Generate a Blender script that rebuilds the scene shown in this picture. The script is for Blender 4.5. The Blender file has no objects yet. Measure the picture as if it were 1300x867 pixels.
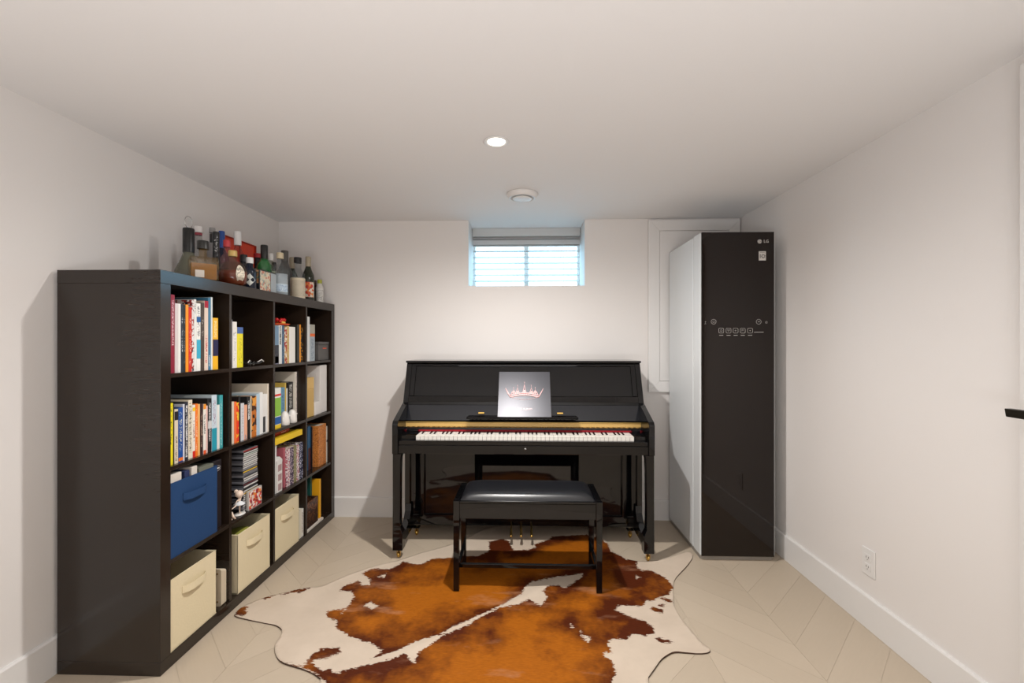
import bpy, bmesh, math, random
import numpy as np
from mathutils import Vector, Matrix
random.seed(7)
C = bpy.context.scene.collection
PI = math.pi
# ---------------------------------------------------------------- camera
F = 563.0; TH = 0.0284; H = 1.222; HOR = 435.0
ct, st_ = math.cos(TH), math.sin(TH)
cam_d = bpy.data.cameras.new('camera'); cam = bpy.data.objects.new('camera', cam_d); C.objects.link(cam)
cam.location = (0, 0, H); cam.rotation_euler = (PI/2, 0, TH)
cam_d.sensor_width = 36; cam_d.lens = F/1300*36; cam_d.shift_y = 1.5/1300; cam_d.clip_start = .02
bpy.context.scene.camera = cam
# ---------------------------------------------------------------- world, light, exposure
w = bpy.data.worlds.new('world'); bpy.context.scene.world = w; w.use_nodes = True
w.node_tree.nodes['Background'].inputs[0].default_value = (.55, .75, 1, 1)
w.node_tree.nodes['Background'].inputs[1].default_value = .5
vs = bpy.context.scene.view_settings
vs.view_transform = 'Standard'; vs.look = 'None'; vs.gamma = 1; vs.use_curve_mapping = False; vs.exposure = -0.1
LAMP_MAIN = 122.0; LAMP_FILL = 15.0; LAMP_UP = 35.0; WINDOW = 7.0
def area(name, loc, rot, sx, sy, watts, col):
    l = bpy.data.lights.new(name, 'AREA'); l.shape = 'RECTANGLE'; l.size = sx; l.size_y = sy
    l.energy = watts; l.color = col
    o = bpy.data.objects.new(name, l); C.objects.link(o); o.location = loc; o.rotation_euler = rot
    return o
area('unseen_room_fill', (-.1, -.75, 2.03), (0, 0, 0), 2.2, 1.2, LAMP_FILL, (1, .985, .975))  # added soft fill, unseen behind the camera, for the remaining room light
area('unseen_bounce_fill', (-.1, -.5, .75), (PI*.94, 0, 0), 1.6, .8, LAMP_UP, (.99, .985, 1))  # added upward fill behind the camera, unseen, brightens the ceiling

# ---------------------------------------------------------------- helpers
def Yof(px, X):
    r = (px-650)/F
    return X*(ct+r*st_)/(r*ct-st_)
def Xof(px, Y):
    r = (px-650)/F
    return Y*(r*ct-st_)/(ct+r*st_)
def dep(X, Y): return Y*ct - X*st_
def Zof(py, X, Y): return H-(py-HOR)*dep(X, Y)/F
def floor_pt(px, py):
    d = H*F/(py-HOR); xc = (px-650)/F*d
    return (xc*ct-d*st_, d*ct+xc*st_)
def s2l(c):
    c = c/255
    return c/12.92 if c <= .04045 else ((c+.055)/1.055)**2.4
def lin(c): return (s2l(c[0]), s2l(c[1]), s2l(c[2]), 1)
MC = {}
def mat(name, col, rough=.5, metal=0, **k):
    key = (name, tuple(col), rough, metal, tuple(sorted(k.items())))
    if key in MC: return MC[key]
    m = bpy.data.materials.new(name); m.use_nodes = True; b = m.node_tree.nodes['Principled BSDF']
    b.inputs['Base Color'].default_value = lin(col); b.inputs['Roughness'].default_value = rough
    b.inputs['Metallic'].default_value = metal
    for kk, v in k.items():
        if kk == 'noise': continue
        b.inputs[{'trans':'Transmission Weight','ior':'IOR','spec':'Specular IOR Level','coat':'Coat Weight','coatr':'Coat Roughness','emis':'Emission Strength','sheen':'Sheen Weight'}[kk]].default_value = v
    if k.get('emis'): b.inputs['Emission Color'].default_value = lin(col)
    nz = k.get('noise', .06)
    nt = m.node_tree
    if nz and not k.get('trans'):
        tc = nt.nodes.new('ShaderNodeTexCoord'); n = nt.nodes.new('ShaderNodeTexNoise'); n.inputs['Scale'].default_value = 14
        n.inputs['Detail'].default_value = 4
        hs = nt.nodes.new('ShaderNodeHueSaturation'); mr = nt.nodes.new('ShaderNodeMapRange')
        mr.inputs['To Min'].default_value = 1-nz; mr.inputs['To Max'].default_value = 1+nz
        nt.links.new(tc.outputs['Object'], n.inputs['Vector']); nt.links.new(n.outputs[0], mr.inputs['Value'])
        nt.links.new(mr.outputs[0], hs.inputs['Value']); hs.inputs['Color'].default_value = lin(col)
        nt.links.new(hs.outputs[0], b.inputs['Base Color'])
    MC[key] = m; return m
def grained(name, col, rough, scale, bump, stretch=(1,1,1), cv=.08, spec=.5):
    m = bpy.data.materials.new(name); m.use_nodes = True; nt = m.node_tree; b = nt.nodes['Principled BSDF']
    b.inputs['Roughness'].default_value = rough; b.inputs['Specular IOR Level'].default_value = spec
    tc = nt.nodes.new('ShaderNodeTexCoord'); mp = nt.nodes.new('ShaderNodeMapping'); mp.inputs['Scale'].default_value = stretch
    n = nt.nodes.new('ShaderNodeTexNoise'); n.inputs['Scale'].default_value = scale; n.inputs['Detail'].default_value = 6
    bu = nt.nodes.new('ShaderNodeBump'); bu.inputs['Strength'].default_value = bump; bu.inputs['Distance'].default_value = .002
    hs = nt.nodes.new('ShaderNodeHueSaturation'); mr = nt.nodes.new('ShaderNodeMapRange')
    mr.inputs['To Min'].default_value = 1-cv; mr.inputs['To Max'].default_value = 1+cv; hs.inputs['Color'].default_value = lin(col)
    L = nt.links.new
    L(tc.outputs['Object'], mp.inputs[0]); L(mp.outputs[0], n.inputs['Vector']); L(n.outputs[0], bu.inputs['Height'])
    L(bu.outputs[0], b.inputs['Normal']); L(n.outputs[0], mr.inputs['Value']); L(mr.outputs[0], hs.inputs['Value']); L(hs.outputs[0], b.inputs['Base Color'])
    return m
def printed(name, col, ink, zlo=.1, zhi=.9, scale=60, thr=.52, lo=.25, hi=.75, rough=.45):
    """book spine: a column of small printed marks between two heights (generated coordinates)"""
    key = ('printed', tuple(col), tuple(ink), zlo, zhi, scale, thr, lo, hi)
    if key in MC: return MC[key]
    m = bpy.data.materials.new(name); m.use_nodes = True; nt = m.node_tree; b = nt.nodes['Principled BSDF']; L = nt.links.new
    b.inputs['Roughness'].default_value = rough
    tc = nt.nodes.new('ShaderNodeTexCoord'); sp = nt.nodes.new('ShaderNodeSeparateXYZ'); L(tc.outputs['Generated'], sp.inputs[0])
    n = nt.nodes.new('ShaderNodeTexNoise'); n.inputs['Scale'].default_value = scale*4; n.inputs['Detail'].default_value = 1
    L(tc.outputs['Object'], n.inputs['Vector'])
    def cmpn(a, v, op):
        q = nt.nodes.new('ShaderNodeMath'); q.operation = op; L(a, q.inputs[0]); q.inputs[1].default_value = v; return q.outputs[0]
    def mul(a, c):
        q = nt.nodes.new('ShaderNodeMath'); q.operation = 'MULTIPLY'; L(a, q.inputs[0]); L(c, q.inputs[1]); return q.outputs[0]
    f = cmpn(n.outputs[0], thr, 'GREATER_THAN')
    f = mul(f, cmpn(sp.outputs[1], lo, 'GREATER_THAN')); f = mul(f, cmpn(sp.outputs[1], hi, 'LESS_THAN'))
    f = mul(f, cmpn(sp.outputs[2], zlo, 'GREATER_THAN')); f = mul(f, cmpn(sp.outputs[2], zhi, 'LESS_THAN'))
    mx = nt.nodes.new('ShaderNodeMix'); mx.data_type = 'RGBA'; L(f, mx.inputs[0]); mx.inputs[6].default_value = lin(col); mx.inputs[7].default_value = lin(ink)
    L(mx.outputs[2], b.inputs['Base Color'])
    MC[key] = m; return m
def speckled(name, cols, scale=80, rough=.5):
    key = ('speck', tuple(cols), scale)
    if key in MC: return MC[key]
    m = bpy.data.materials.new(name); m.use_nodes = True; nt = m.node_tree; b = nt.nodes['Principled BSDF']; L = nt.links.new
    b.inputs['Roughness'].default_value = rough
    tc = nt.nodes.new('ShaderNodeTexCoord'); n = nt.nodes.new('ShaderNodeTexVoronoi'); n.inputs['Scale'].default_value = scale
    L(tc.outputs['Object'], n.inputs['Vector'])
    cr = nt.nodes.new('ShaderNodeValToRGB'); cr.color_ramp.interpolation = 'CONSTANT'
    sp = nt.nodes.new('ShaderNodeSeparateColor'); L(n.outputs['Color'], sp.inputs[0]); L(sp.outputs[0], cr.inputs[0])
    e = cr.color_ramp.elements
    while len(e) < len(cols): e.new(.5)
    for i, c in enumerate(cols): e[i].position = i/len(cols); e[i].color = lin(c)
    L(cr.outputs[0], b.inputs['Base Color']); MC[key] = m; return m

WL = {}
class B:
    """collects shapes in world coordinates; link() makes ONE mesh object"""
    def __init__(s): s.bm = bmesh.new()
    def box(s, x0, x1, y0, y1, z0, z1, bev=0, rot=None, piv=None, mi=0, seg=1):
        t = bmesh.new(); r = bmesh.ops.create_cube(t, size=1)
        bmesh.ops.scale(t, vec=(abs(x1-x0), abs(y1-y0), abs(z1-z0)), verts=t.verts)
        if bev: bmesh.ops.bevel(t, geom=list(t.edges), offset=bev, segments=seg, affect='EDGES', profile=.5)
        bmesh.ops.translate(t, vec=((x0+x1)/2, (y0+y1)/2, (z0+z1)/2), verts=t.verts)
        if rot is not None:
            bmesh.ops.rotate(t, cent=piv or ((x0+x1)/2, (y0+y1)/2, (z0+z1)/2), matrix=rot, verts=t.verts)
        s.add(t, mi); return s
    def add(s, t, mi=0, smooth=False):
        for f in t.faces:
            f.material_index = mi
            if smooth: f.smooth = True
        me = bpy.data.meshes.new('t'); t.to_mesh(me); t.free(); s.bm.from_mesh(me); bpy.data.meshes.remove(me)
    def lathe(s, prof, cx, cy, cz=0, seg=20, mi=0, axis='z', rot=None, a0=0, a1=2*PI, sx=1, sy=1, smooth=True):
        t = bmesh.new(); full = abs(a1-a0-2*PI) < 1e-6; n = seg if full else seg+1
        rings = []
        for (r, z) in prof:
            if r < 1e-6: rings.append([t.verts.new((0, 0, z))])
            else: rings.append([t.verts.new((r*math.cos(a0+(a1-a0)*i/seg)*sx, r*math.sin(a0+(a1-a0)*i/seg)*sy, z)) for i in range(n)])
        for a, b in zip(rings, rings[1:]):
            for i in range(seg):
                j = (i+1) % n if full else i+1
                if len(a) == 1 and len(b) == 1: continue
                if len(a) == 1: t.faces.new((a[0], b[j], b[i]))
                elif len(b) == 1: t.faces.new((a[i], a[j], b[0]))
                else: t.faces.new((a[i], a[j], b[j], b[i]))
        bmesh.ops.recalc_face_normals(t, faces=t.faces)
        if rot is not None: bmesh.ops.rotate(t, cent=(0, 0, 0), matrix=rot, verts=t.verts)
        bmesh.ops.translate(t, vec=(cx, cy, cz), verts=t.verts); s.add(t, mi, smooth); return s
    def tube(s, pts, rad, seg=10, mi=0, closed=False, sq=None):
        pts = [Vector(p) for p in pts]; n = len(pts); t = bmesh.new(); rings = []
        rr = rad if isinstance(rad, (list, tuple)) else [rad]*n
        up = Vector((0, 0, 1))
        for i, p in enumerate(pts):
            d = (pts[(i+1) % n]-pts[i-1]) if closed else (pts[min(i+1, n-1)]-pts[max(i-1, 0)])
            d.normalize(); u = up if abs(d.dot(up)) < .95 else Vector((0, 1, 0))
            a = d.cross(u).normalized(); b = a.cross(d)
            rings.append([t.verts.new(p+a*math.cos(2*PI*k/seg)*rr[i]+b*math.sin(2*PI*k/seg)*rr[i]) for k in range(seg)])
        m = n if closed else n-1
        for i in range(m):
            a, b = rings[i], rings[(i+1) % n]
            for k in range(seg): t.faces.new((a[k], a[(k+1) % seg], b[(k+1) % seg], b[k]))
        if not closed: t.faces.new(rings[0]); t.faces.new(rings[-1])
        bmesh.ops.recalc_face_normals(t, faces=t.faces); s.add(t, mi, True); return s
    def prism(s, poly, axis, a0, a1, mi=0, bev=0):
        """poly in the plane across `axis`; x: (y,z), y: (x,z), z: (x,y)"""
        t = bmesh.new()
        P = {'x': lambda p, a: (a, p[0], p[1]), 'y': lambda p, a: (p[0], a, p[1]), 'z': lambda p, a: (p[0], p[1], a)}[axis]
        v0 = [t.verts.new(P(p, a0)) for p in poly]; v1 = [t.verts.new(P(p, a1)) for p in poly]
        t.faces.new(v0); t.faces.new(v1)
        for i in range(len(poly)):
            j = (i+1) % len(poly); t.faces.new((v0[i], v0[j], v1[j], v1[i]))
        bmesh.ops.recalc_face_normals(t, faces=t.faces)
        if bev: bmesh.ops.bevel(t, geom=list(t.edges), offset=bev, segments=2, affect='EDGES', profile=.5)
        s.add(t, mi); return s
    def sphere(s, c, r, sx=1, sy=1, sz=1, seg=16, mi=0):
        t = bmesh.new(); bmesh.ops.create_uvsphere(t, u_segments=seg, v_segments=max(6, seg*2//3), radius=r)
        bmesh.ops.scale(t, vec=(sx, sy, sz), verts=t.verts); bmesh.ops.translate(t, vec=c, verts=t.verts)
        s.add(t, mi, True); return s
    def link(s, name, m, parent=None, loc=None):
        me = bpy.data.meshes.new(name)
        off = WL[parent.name] if parent is not None else (Vector(loc) if loc is not None else Vector((0, 0, 0)))
        bmesh.ops.translate(s.bm, vec=-off, verts=s.bm.verts)
        s.bm.to_mesh(me); s.bm.free()
        for q in (m if isinstance(m, (list, tuple)) else [m]): me.materials.append(q)
        o = bpy.data.objects.new(name, me); C.objects.link(o)
        if parent is not None: o.parent = parent; WL[o.name] = off.copy()
        else: o.location = off; WL[o.name] = off.copy()
        return o
def thing(name, label, cat, loc=(0, 0, 0), group=None):
    o = bpy.data.objects.new(name, None); C.objects.link(o); o.location = loc; o.empty_display_size = .05
    WL[o.name] = Vector(loc); return tag(o, label, cat, group)
def tag(o, label, cat, group=None):
    o['label'] = label; o['category'] = cat
    if group: o['group'] = group
    return o
def struct(o): o['kind'] = 'structure'; return o
def text(body, size, m, parent, origin, xdir, ydir, ext=.0004, name='lettering', font_align='CENTER', squash=1):
    cu = bpy.data.curves.new('txt', 'FONT'); cu.body = body; cu.size = size; cu.extrude = ext; cu.align_x = font_align; cu.align_y = 'CENTER'
    cu.resolution_u = 2
    t = bpy.data.objects.new('txt', cu); C.objects.link(t); bpy.context.view_layer.update()
    me = bpy.data.meshes.new_from_object(t.evaluated_get(bpy.context.evaluated_depsgraph_get()))
    bpy.data.objects.remove(t); bpy.data.curves.remove(cu)
    X = Vector(xdir).normalized()*squash; Y = Vector(ydir).normalized(); Z = X.cross(Y).normalized()
    M = Matrix((X, Y, Z)).transposed().to_4x4(); M.translation = Vector(origin)-WL[parent.name]
    me.transform(M); me.materials.clear(); me.materials.append(m)
    o = bpy.data.objects.new(name, me); C.objects.link(o); o.parent = parent; return o

# ---------------------------------------------------------------- materials
wallm = grained('wall_paint', (232, 228, 225), .75, 300, .08, cv=.012)
ceilm = grained('ceiling_paint', (238, 237, 237), .85, 300, .05, cv=.01)
trimm = grained('trim_paint', (232, 230, 228), .4, 200, .02, cv=.01)
gloss = mat('black_piano_lacquer', (9, 9, 11), .035, noise=0)
satin = mat('black_satin', (8, 8, 9), .3)
brass = mat('brass', (214, 175, 95), .25, 1)
chrome = mat('chrome', (200, 198, 195), .15, 1)
# ---------------------------------------------------------------- structure
XL, XR, YB, ZC, YF = -1.74, 1.477, 3.09, 2.077, -1.8
WX0, WX1, WZ, WY = -.392, .417, 1.619, 3.33
# chevron planks
plm = []
for i, c in enumerate([(192, 177, 157), (190, 175, 155), (195, 180, 160), (193, 178, 158)]):
    plm.append(grained('plank_oak_%s' % 'abcd'[i], c, .42, 9, .12, (1.2, 14, 1), .035, spec=.4))
fb = B(); fb.box(XL-.02, XR+.02, YF-.02, YB+.02, -.06, -.0015)
floor = struct(fb.link('floor', mat('pale_joint', (216, 206, 188), .6)))
cw = (1.09+1.12)/6; pitch = .19
x = 1.09 - cw*8
col = 0
def clip_poly(poly, a, b, c):     # keep a*x+b*y<=c
    out = []
    for i in range(len(poly)):
        p, q = poly[i], poly[(i+1) % len(poly)]
        dp, dq = a*p[0]+b*p[1]-c, a*q[0]+b*q[1]-c
        if dp <= 0: out.append(p)
        if dp*dq < 0:
            t = dp/(dp-dq); out.append((p[0]+t*(q[0]-p[0]), p[1]+t*(q[1]-p[1])))
    return out
while x < XR:
    sgn = 1 if abs(round((1.09-x)/cw)) % 2 == 0 else -1
    g = .0005
    y = YF-cw
    while y < YB+cw:
        x0, x1 = x+g, x+cw-g
        o0, o1 = (0, cw) if sgn > 0 else (cw, 0)
        poly = [(x0, y+o0+g), (x1, y+o1+g), (x1, y+o1+pitch-g), (x0, y+o0+pitch-g)]
        for a, b_, c_ in ((1, 0, XR), (-1, 0, -XL), (0, 1, YB), (0, -1, -YF)): 
            if len(poly) > 2: poly = clip_poly(poly, a, b_, c_)
        y += pitch
        if len(poly) < 3: continue
        if max(p[1] for p in poly) < .9: continue
        cx = sum(p[0] for p in poly)/len(poly); cy = sum(p[1] for p in poly)/len(poly)
        bb = B(); bb.prism([(p[0]-cx, p[1]-cy) for p in poly], 'z', -.0012, 0)
        ang = PI/4*sgn
        bmesh.ops.rotate(bb.bm, cent=(0, 0, 0), matrix=Matrix.Rotation(-ang, 3, 'Z'), verts=bb.bm.verts)
        o = bb.link('plank', random.choice(plm)); o.parent = floor; o.location = (cx, cy, 0); o.rotation_euler = (0, 0, ang)
    x += cw; col += 1
bb = B(); bb.box(XL+.001, XR-.001, YF+.001, .95, -.0012, -.0002)
# the part of the floor behind the camera
o = bb.link('plank_field', plm[0]); o.parent = floor; o['kind'] = 'stuff'
struct(B().box(XL-.12, XR+.12, YF-.12, YB+.35, ZC, ZC+.1).link('ceiling', ceilm))
struct(B().box(XL-.1, XL, YF-.1, YB+.1, -.05, ZC).link('wall_left', wallm))
struct(B().box(XR, XR+.1, YF-.1, YB+.1, -.05, ZC).link('wall_right', wallm))
struct(B().box(XL, XR, YF-.1, YF, -.05, ZC).link('wall_front', wallm))
bw = B()
bw.box(XL, WX0, YB, YB+.32, -.05, ZC); bw.box(WX1, XR, YB, YB+.32, -.05, ZC); bw.box(WX0, WX1, YB, YB+.32, -.05, WZ)
struct(bw.link('wall_back', wallm))
BT, BHt = .014, .138
def base_poly(): return [(0, 0), (BT, 0), (BT, BHt-.006), (BT-.004, BHt), (0, BHt)]
struct(B().prism([(XL+p[0], p[1]) for p in base_poly()], 'y', YF, YB).link('baseboard_left', trimm))
struct(B().prism([(XR-p[0], p[1]) for p in base_poly()], 'y', YF, YB).link('baseboard_right', trimm))
struct(B().prism([(YB-p[0], p[1]) for p in base_poly()], 'x', XL+BT, XR-BT).link('baseboard_back', trimm))
# window: frame, two lit panes, mullion
wn = B(); yw = WY+.03
PT = 1.948
wn.box(WX0, WX1, yw, yw+.05, WZ, WZ+.03); wn.box(WX0, WX1, yw, yw+.05, PT, ZC)
wn.box(WX0, WX0+.02, yw, yw+.05, WZ+.03, PT); wn.box(WX1-.02, WX1, yw, yw+.05, WZ+.03, PT)
wn.box(-.005, .03, yw, yw+.05, WZ+.03, PT)
win = struct(wn.link('window_1', trimm))
pm = bpy.data.materials.new('daylit_pane'); pm.use_nodes = True; nt = pm.node_tree
em = nt.nodes.new('ShaderNodeEmission'); em.inputs[0].default_value = (.42, .76, 1, 1); em.inputs[1].default_value = WINDOW
nt.links.new(em.outputs[0], nt.nodes['Material Output'].inputs[0])
for a, b_ in ((WX0+.02, -.005), (.03, WX1-.02)):
    B().box(a, b_, yw+.02, yw+.026, WZ+.03, PT).link('pane', pm, win)
# blind
bl = thing('window_blind', 'white horizontal slat blind filling the small high window above the piano', 'blind', (0, WY, WZ))
bm_ = bpy.data.materials.new('blind_slat'); bm_.use_nodes = True; nt = bm_.node_tree
pb = nt.nodes['Principled BSDF']; pb.inputs['Base Color'].default_value = (.62, .62, .61, 1); pb.inputs['Roughness'].default_value = .5
tr = nt.nodes.new('ShaderNodeBsdfTranslucent'); tr.inputs[0].default_value = (.75, .78, .76, 1)
mx = nt.nodes.new('ShaderNodeMixShader'); mx.inputs[0].default_value = .06
nt.links.new(pb.outputs[0], mx.inputs[1]); nt.links.new(tr.outputs[0], mx.inputs[2]); nt.links.new(mx.outputs[0], nt.nodes['Material Output'].inputs[0])
B().box(WX0+.003, WX1-.003, WY-.03, WY+.025, ZC-.062, ZC-.001, .003).link('head_rail', bm_, bl)
z = WZ+.022
while z < ZC-.075:
    s = B(); s.box(WX0+.006, WX1-.006, WY-.024, WY+.024, z-.0012, z+.0012, rot=Matrix.Rotation(math.radians(25), 3, 'X'))
    s.link('slat', bm_, bl); z += .0445
B().box(WX0+.006, WX1-.006, WY-.012, WY+.012, WZ, WZ+.012, .002).link('bottom_rail', bm_, bl)
for xx in (-.27, .29):
    c_ = B(); c_.tube([(xx, WY-.018, WZ+.01), (xx, WY-.018, ZC-.06)], .0008, 6).link('cord', trimm, bl)
# access panel
ap = thing('access_panel', 'white framed access panel on back wall behind the tall steamer cabinet', 'panel', (1.16, YB, .881))
px0, px1, pz0, pz1 = .851, 1.472, .883, ZC-.012
fw = .075
def mitre(poly, name='frame_rail'): B().prism(poly, 'y', YB-.022, YB-.0005, bev=.002).link(name, trimm, ap)
mitre([(px0, pz0), (px0, pz1), (px0+fw, pz1-fw), (px0+fw, pz0+fw)])
mitre([(px1, pz0), (px1, pz1), (px1-fw, pz1-fw), (px1-fw, pz0+fw)])
mitre([(px0, pz0), (px1, pz0), (px1-fw, pz0+fw), (px0+fw, pz0+fw)])
mitre([(px0, pz1), (px1, pz1), (px1-fw, pz1-fw), (px0+fw, pz1-fw)])
B().box(px0+fw+.0015, px1-fw-.0015, YB-.018, YB-.0005, pz0+fw+.0015, pz1-fw-.0015, .001).link('door_panel', trimm, ap)
# door on the right with lever handle
dr = struct(B().box(1.437, 1.474, .46, 1.33, .012, 2.03, .002).link('door_1', mat('door_paint', (226, 224, 221), .4)))
hm = mat('dark_bronze', (46, 42, 34), .35, .7)
lv = B(); lv.lathe([(0, 0), (.027, 0), (.027, .008), (0, .008)], 1.437, 1.2, 1.025, 20, rot=Matrix.Rotation(-PI/2, 3, 'Y'))
lv.tube([(1.437, 1.2, 1.025), (1.38, 1.2, 1.025)], .009, 10)
lv.prism([(1.19, 1.012), (1.292, 1.013), (1.296, 1.036), (1.19, 1.038)], 'x', 1.358, 1.378, bev=.002)
lv.link('lever_handle', hm, dr)
# outlet
ol = thing('wall_outlet', 'white double electrical outlet low on the right wall', 'outlet', (XR, 1.943, .28))
Zc = .281
B().box(XR-.006, XR-.0003, 1.943-.036, 1.943+.036, Zc-.058, Zc+.058, .002).link('cover_plate', trimm, ol)
for dz in (.02, -.02):
    s = B().box(XR-.0085, XR-.006, 1.943-.017, 1.943+.017, Zc+dz-.0145, Zc+dz+.0145, .001).link('socket', trimm, ol)
    k = B()
    for dy in (-.006, .006): k.box(XR-.0095, XR-.0085, 1.943+dy-.001, 1.943+dy+.001, Zc+dz-.002, Zc+dz+.006)
    k.sphere((XR-.0085, 1.943, Zc+dz-.008), .002, seg=8); k.link('slot', mat('slot_grey', (120, 118, 116), .6), s)
# ceiling lights and round vent
lensm = bpy.data.materials.new('lit_lens'); lensm.use_nodes = True; nt = lensm.node_tree
em = nt.nodes.new('ShaderNodeEmission'); em.inputs[0].default_value = (1, .93, .82, 1); em.inputs[1].default_value = 14
nt.links.new(em.outputs[0], nt.nodes['Material Output'].inputs[0])
def downlight(x, y, label):
    t = thing('ceiling_light', label, 'light', (x, y, ZC))
    B().lathe([(.036, -.001), (.052, -.001), (.055, -.004), (.05, -.007), (.038, -.004), (.036, -.001)], x, y, ZC, 32).link('trim_ring', trimm, t)
    B().lathe([(0, -.003), (.036, -.003), (.036, -.0005), (0, -.0005)], x, y, ZC, 24).link('lens', lensm, t)
    l = bpy.data.lights.new('lamp', 'SPOT'); l.shadow_soft_size = .022; l.spot_size = math.radians(172); l.spot_blend = 1; l.energy = LAMP_MAIN; l.color = (1, .965, .925)
    o = bpy.data.objects.new('lamp', l); C.objects.link(o); o.parent = t; o.location = (0, 0, -.03)
downlight(-.12, 1.88, 'lit round recessed ceiling downlight in the middle of the ceiling')
vt = thing('ceiling_vent', 'white round ceiling vent near the small window', 'vent', (-.014, 2.55, ZC))
B().lathe([(.0, -.0005), (.09, -.0005), (.092, -.006), (.076, -.026), (.07, -.028), (.066, -.024), (.06, -.008), (0, -.008)], -.014, 2.55, ZC, 40).link('outer_ring', trimm, vt)
B().lathe([(0, -.014), (.03, -.016), (.054, -.026), (.056, -.029), (.052, -.032), (.02, -.03), (0, -.03)], -.014, 2.55, ZC, 36).link('diffuser_disc', trimm, vt)
B().lathe([(.006, -.008), (.006, -.015)], -.014, 2.55, ZC, 10).link('stem', trimm, vt)

# ---------------------------------------------------------------- cowhide rug
out_px = [(297,781),(307,771),(332,760.5),(355,755),(375,750.5),(393,747.5),(408,746.5),(420,741),(437.7,733),(458.5,725),(480,718),(500,714),(520,708),(536,702.5),(556,698),(574,692),(590,686),(603,678),(616,672),(640,668),(690,666),(730,668),(752,675),(771,688),(777,701),(787,706),(795,711),(809,713.5),(830,714),(852,708),(877,700),(880.5,707.5),(873,719),(864,728),(856,737),(854.5,746),(855,760),(856,771),(861,781),(869,792),(880,805),(891,818),(902,825),(901,830),(888,831.5),(869,830),(856,829),(846,834),(838.5,840),(831,851),(820,866)]
outl = [floor_pt(*p) for p in out_px]
outl += [(.44, 1.45), (.47, 1.3), (.56, 1.2), (.5, 1.12), (.3, 1.12), (.02, 1.0), (-.3, 1.05), (-.55, 1.12), (-.78, 1.2), (-.8, 1.32), (-.72, 1.45)]
outl += [floor_pt(*p) for p in [(410,866),(398.5,857),(385,851),(370,847),(358,843),(352,837),(348.5,828.5),(349,818),(355,811.5),(358.6,802),(355,798),(349,794.6),(336,792),(315,788),(298.5,784)]]
brown_px = [[(426,798.5),(428,790),(414,784),(416.6,777),(438,773.5),(433,781),(445,767.5),(449,760),(446,752),(431,751),(436,745),(455,737.6),(460,744),(469,743.6),(470,737),(459.6,728),(474,722),(495,723),(505,718.5),(512,713),(524,717),(536,717),(550,710),(574,709),(592,707),(607,707),(621,700),(621,688),(638,685),(646,688),(652,699),(670,699),(680,696),(678,692),(697,686),(701,682),(723,680.6),(745,679),(762,684),(772,692),(776,701),(787,706),(795,711),(809,712.5),(808,719.5),(815,725),(823,724),(837,730),(848,737),(855,746.5),(849,755.5),(837,759),(830,764),(821.7,763),(816,770.6),(802,770.6),(784,770),(781.5,775.5),(795,782.5),(806.5,786.6),(817.5,789),(829,796.5),(831,805.7),(821,808.8),(804,806),(795,813),(775.7,813),(772,819),(777,830),(766,830),(767,835),(777,839),(782.5,856),(775.7,866),
  (760,930),(640,960),(480,930),(432,890),(410,866),(398,856),(385,850.5),(370,846.5),(357,841.5),(369,845),(385.5,848),(389,841.5),(395,834),(409,825),(431,823.6),(433,829.6),(409.4,839),(402,838),(396,842.7),(409,853.5),(419,851),(424,858),(452,848.7),(486,842.7),(514.5,832),(525,842.7),(531,829.6),(560,810.5),(576.6,803),(600,793.2),(600,787.5),(576.6,797),(557.5,808),(529,815),(505,827),(471,839),(486,827),(471.5,817.6),(445,810.5)],
 [(297,779),(305,772),(316,770.5),(312,775),(314,778),(310,783),(299,782)],
 [(331.5,760.7),(339,757.6),(349,756),(347.6,758),(336,762)],
 [(355,756),(375,750.5),(393,748),(390,750.5),(380,754.7),(376,753),(359.5,756.4)],
 [(824.4,772.7),(830,771.6),(842,775.5),(841,779.7),(831,777.6)],
 [(835.5,768.6),(839.7,767),(844,768.6),(843,772),(838,771)],
 [(837,759.6),(845,759.6),(853.5,763),(853.5,766.5),(846.6,765)],
 [(830,810.6),(844.6,813),(857,818),(848,818.6),(838.5,818)]]
white_px = [[(600,787.5),(637.8,770),(661.6,755.5),(666.4,746),(676,739),(704.6,734),(740,729),(738,734),(716.6,748),(709,743.6),(697.5,745),(689,752),(695,758),(686.7,770),(671,761.5),(661.7,767.5),(633,774.6),(600,792)],
 [(724,792),(728,796),(726,797.5)], [(736,801),(742,808),(750,811),(748,816),(741,812)], [(462,770),(470,765),(480,771),(472,774)], [(480,733),(490,729),(488,734)], [(808,731),(812,733),(808,736)]]
def ok(polys): return [[floor_pt(a, min(b_, 960)) for a, b_ in p] for p in polys]
def smooth(P, n=2):
    for _ in range(n):
        Q = []
        for i in range(len(P)):
            a, b_ = P[i], P[(i+1) % len(P)]
            Q += [(a[0]*.75+b_[0]*.25, a[1]*.75+b_[1]*.25), (a[0]*.25+b_[0]*.75, a[1]*.25+b_[1]*.75)]
        P = Q
    return P
def inside(pts, poly):
    x, y = pts[:, 0], pts[:, 1]; r = np.zeros(len(pts), bool)
    for i in range(len(poly)):
        (x1, y1), (x2, y2) = poly[i], poly[i-1]
        if y1 == y2: continue
        r ^= ((y1 > y) != (y2 > y)) & (x < (x2-x1)*(y-y1)/(y2-y1)+x1)
    return r
def pdist(pts, poly, want=False):
    best = np.full(len(pts), 1e9); near = np.zeros((len(pts), 2))
    for i in range(len(poly)):
        a = np.array(poly[i-1]); b_ = np.array(poly[i]); ab = b_-a; L2 = ab@ab
        if L2 < 1e-12: continue
        t = np.clip(((pts-a)@ab)/L2, 0, 1); q = a+t[:, None]*ab; d = np.hypot(*(pts-q).T)
        k = d < best; best[k] = d[k]; near[k] = q[k]
    return (best, near) if want else best
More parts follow.
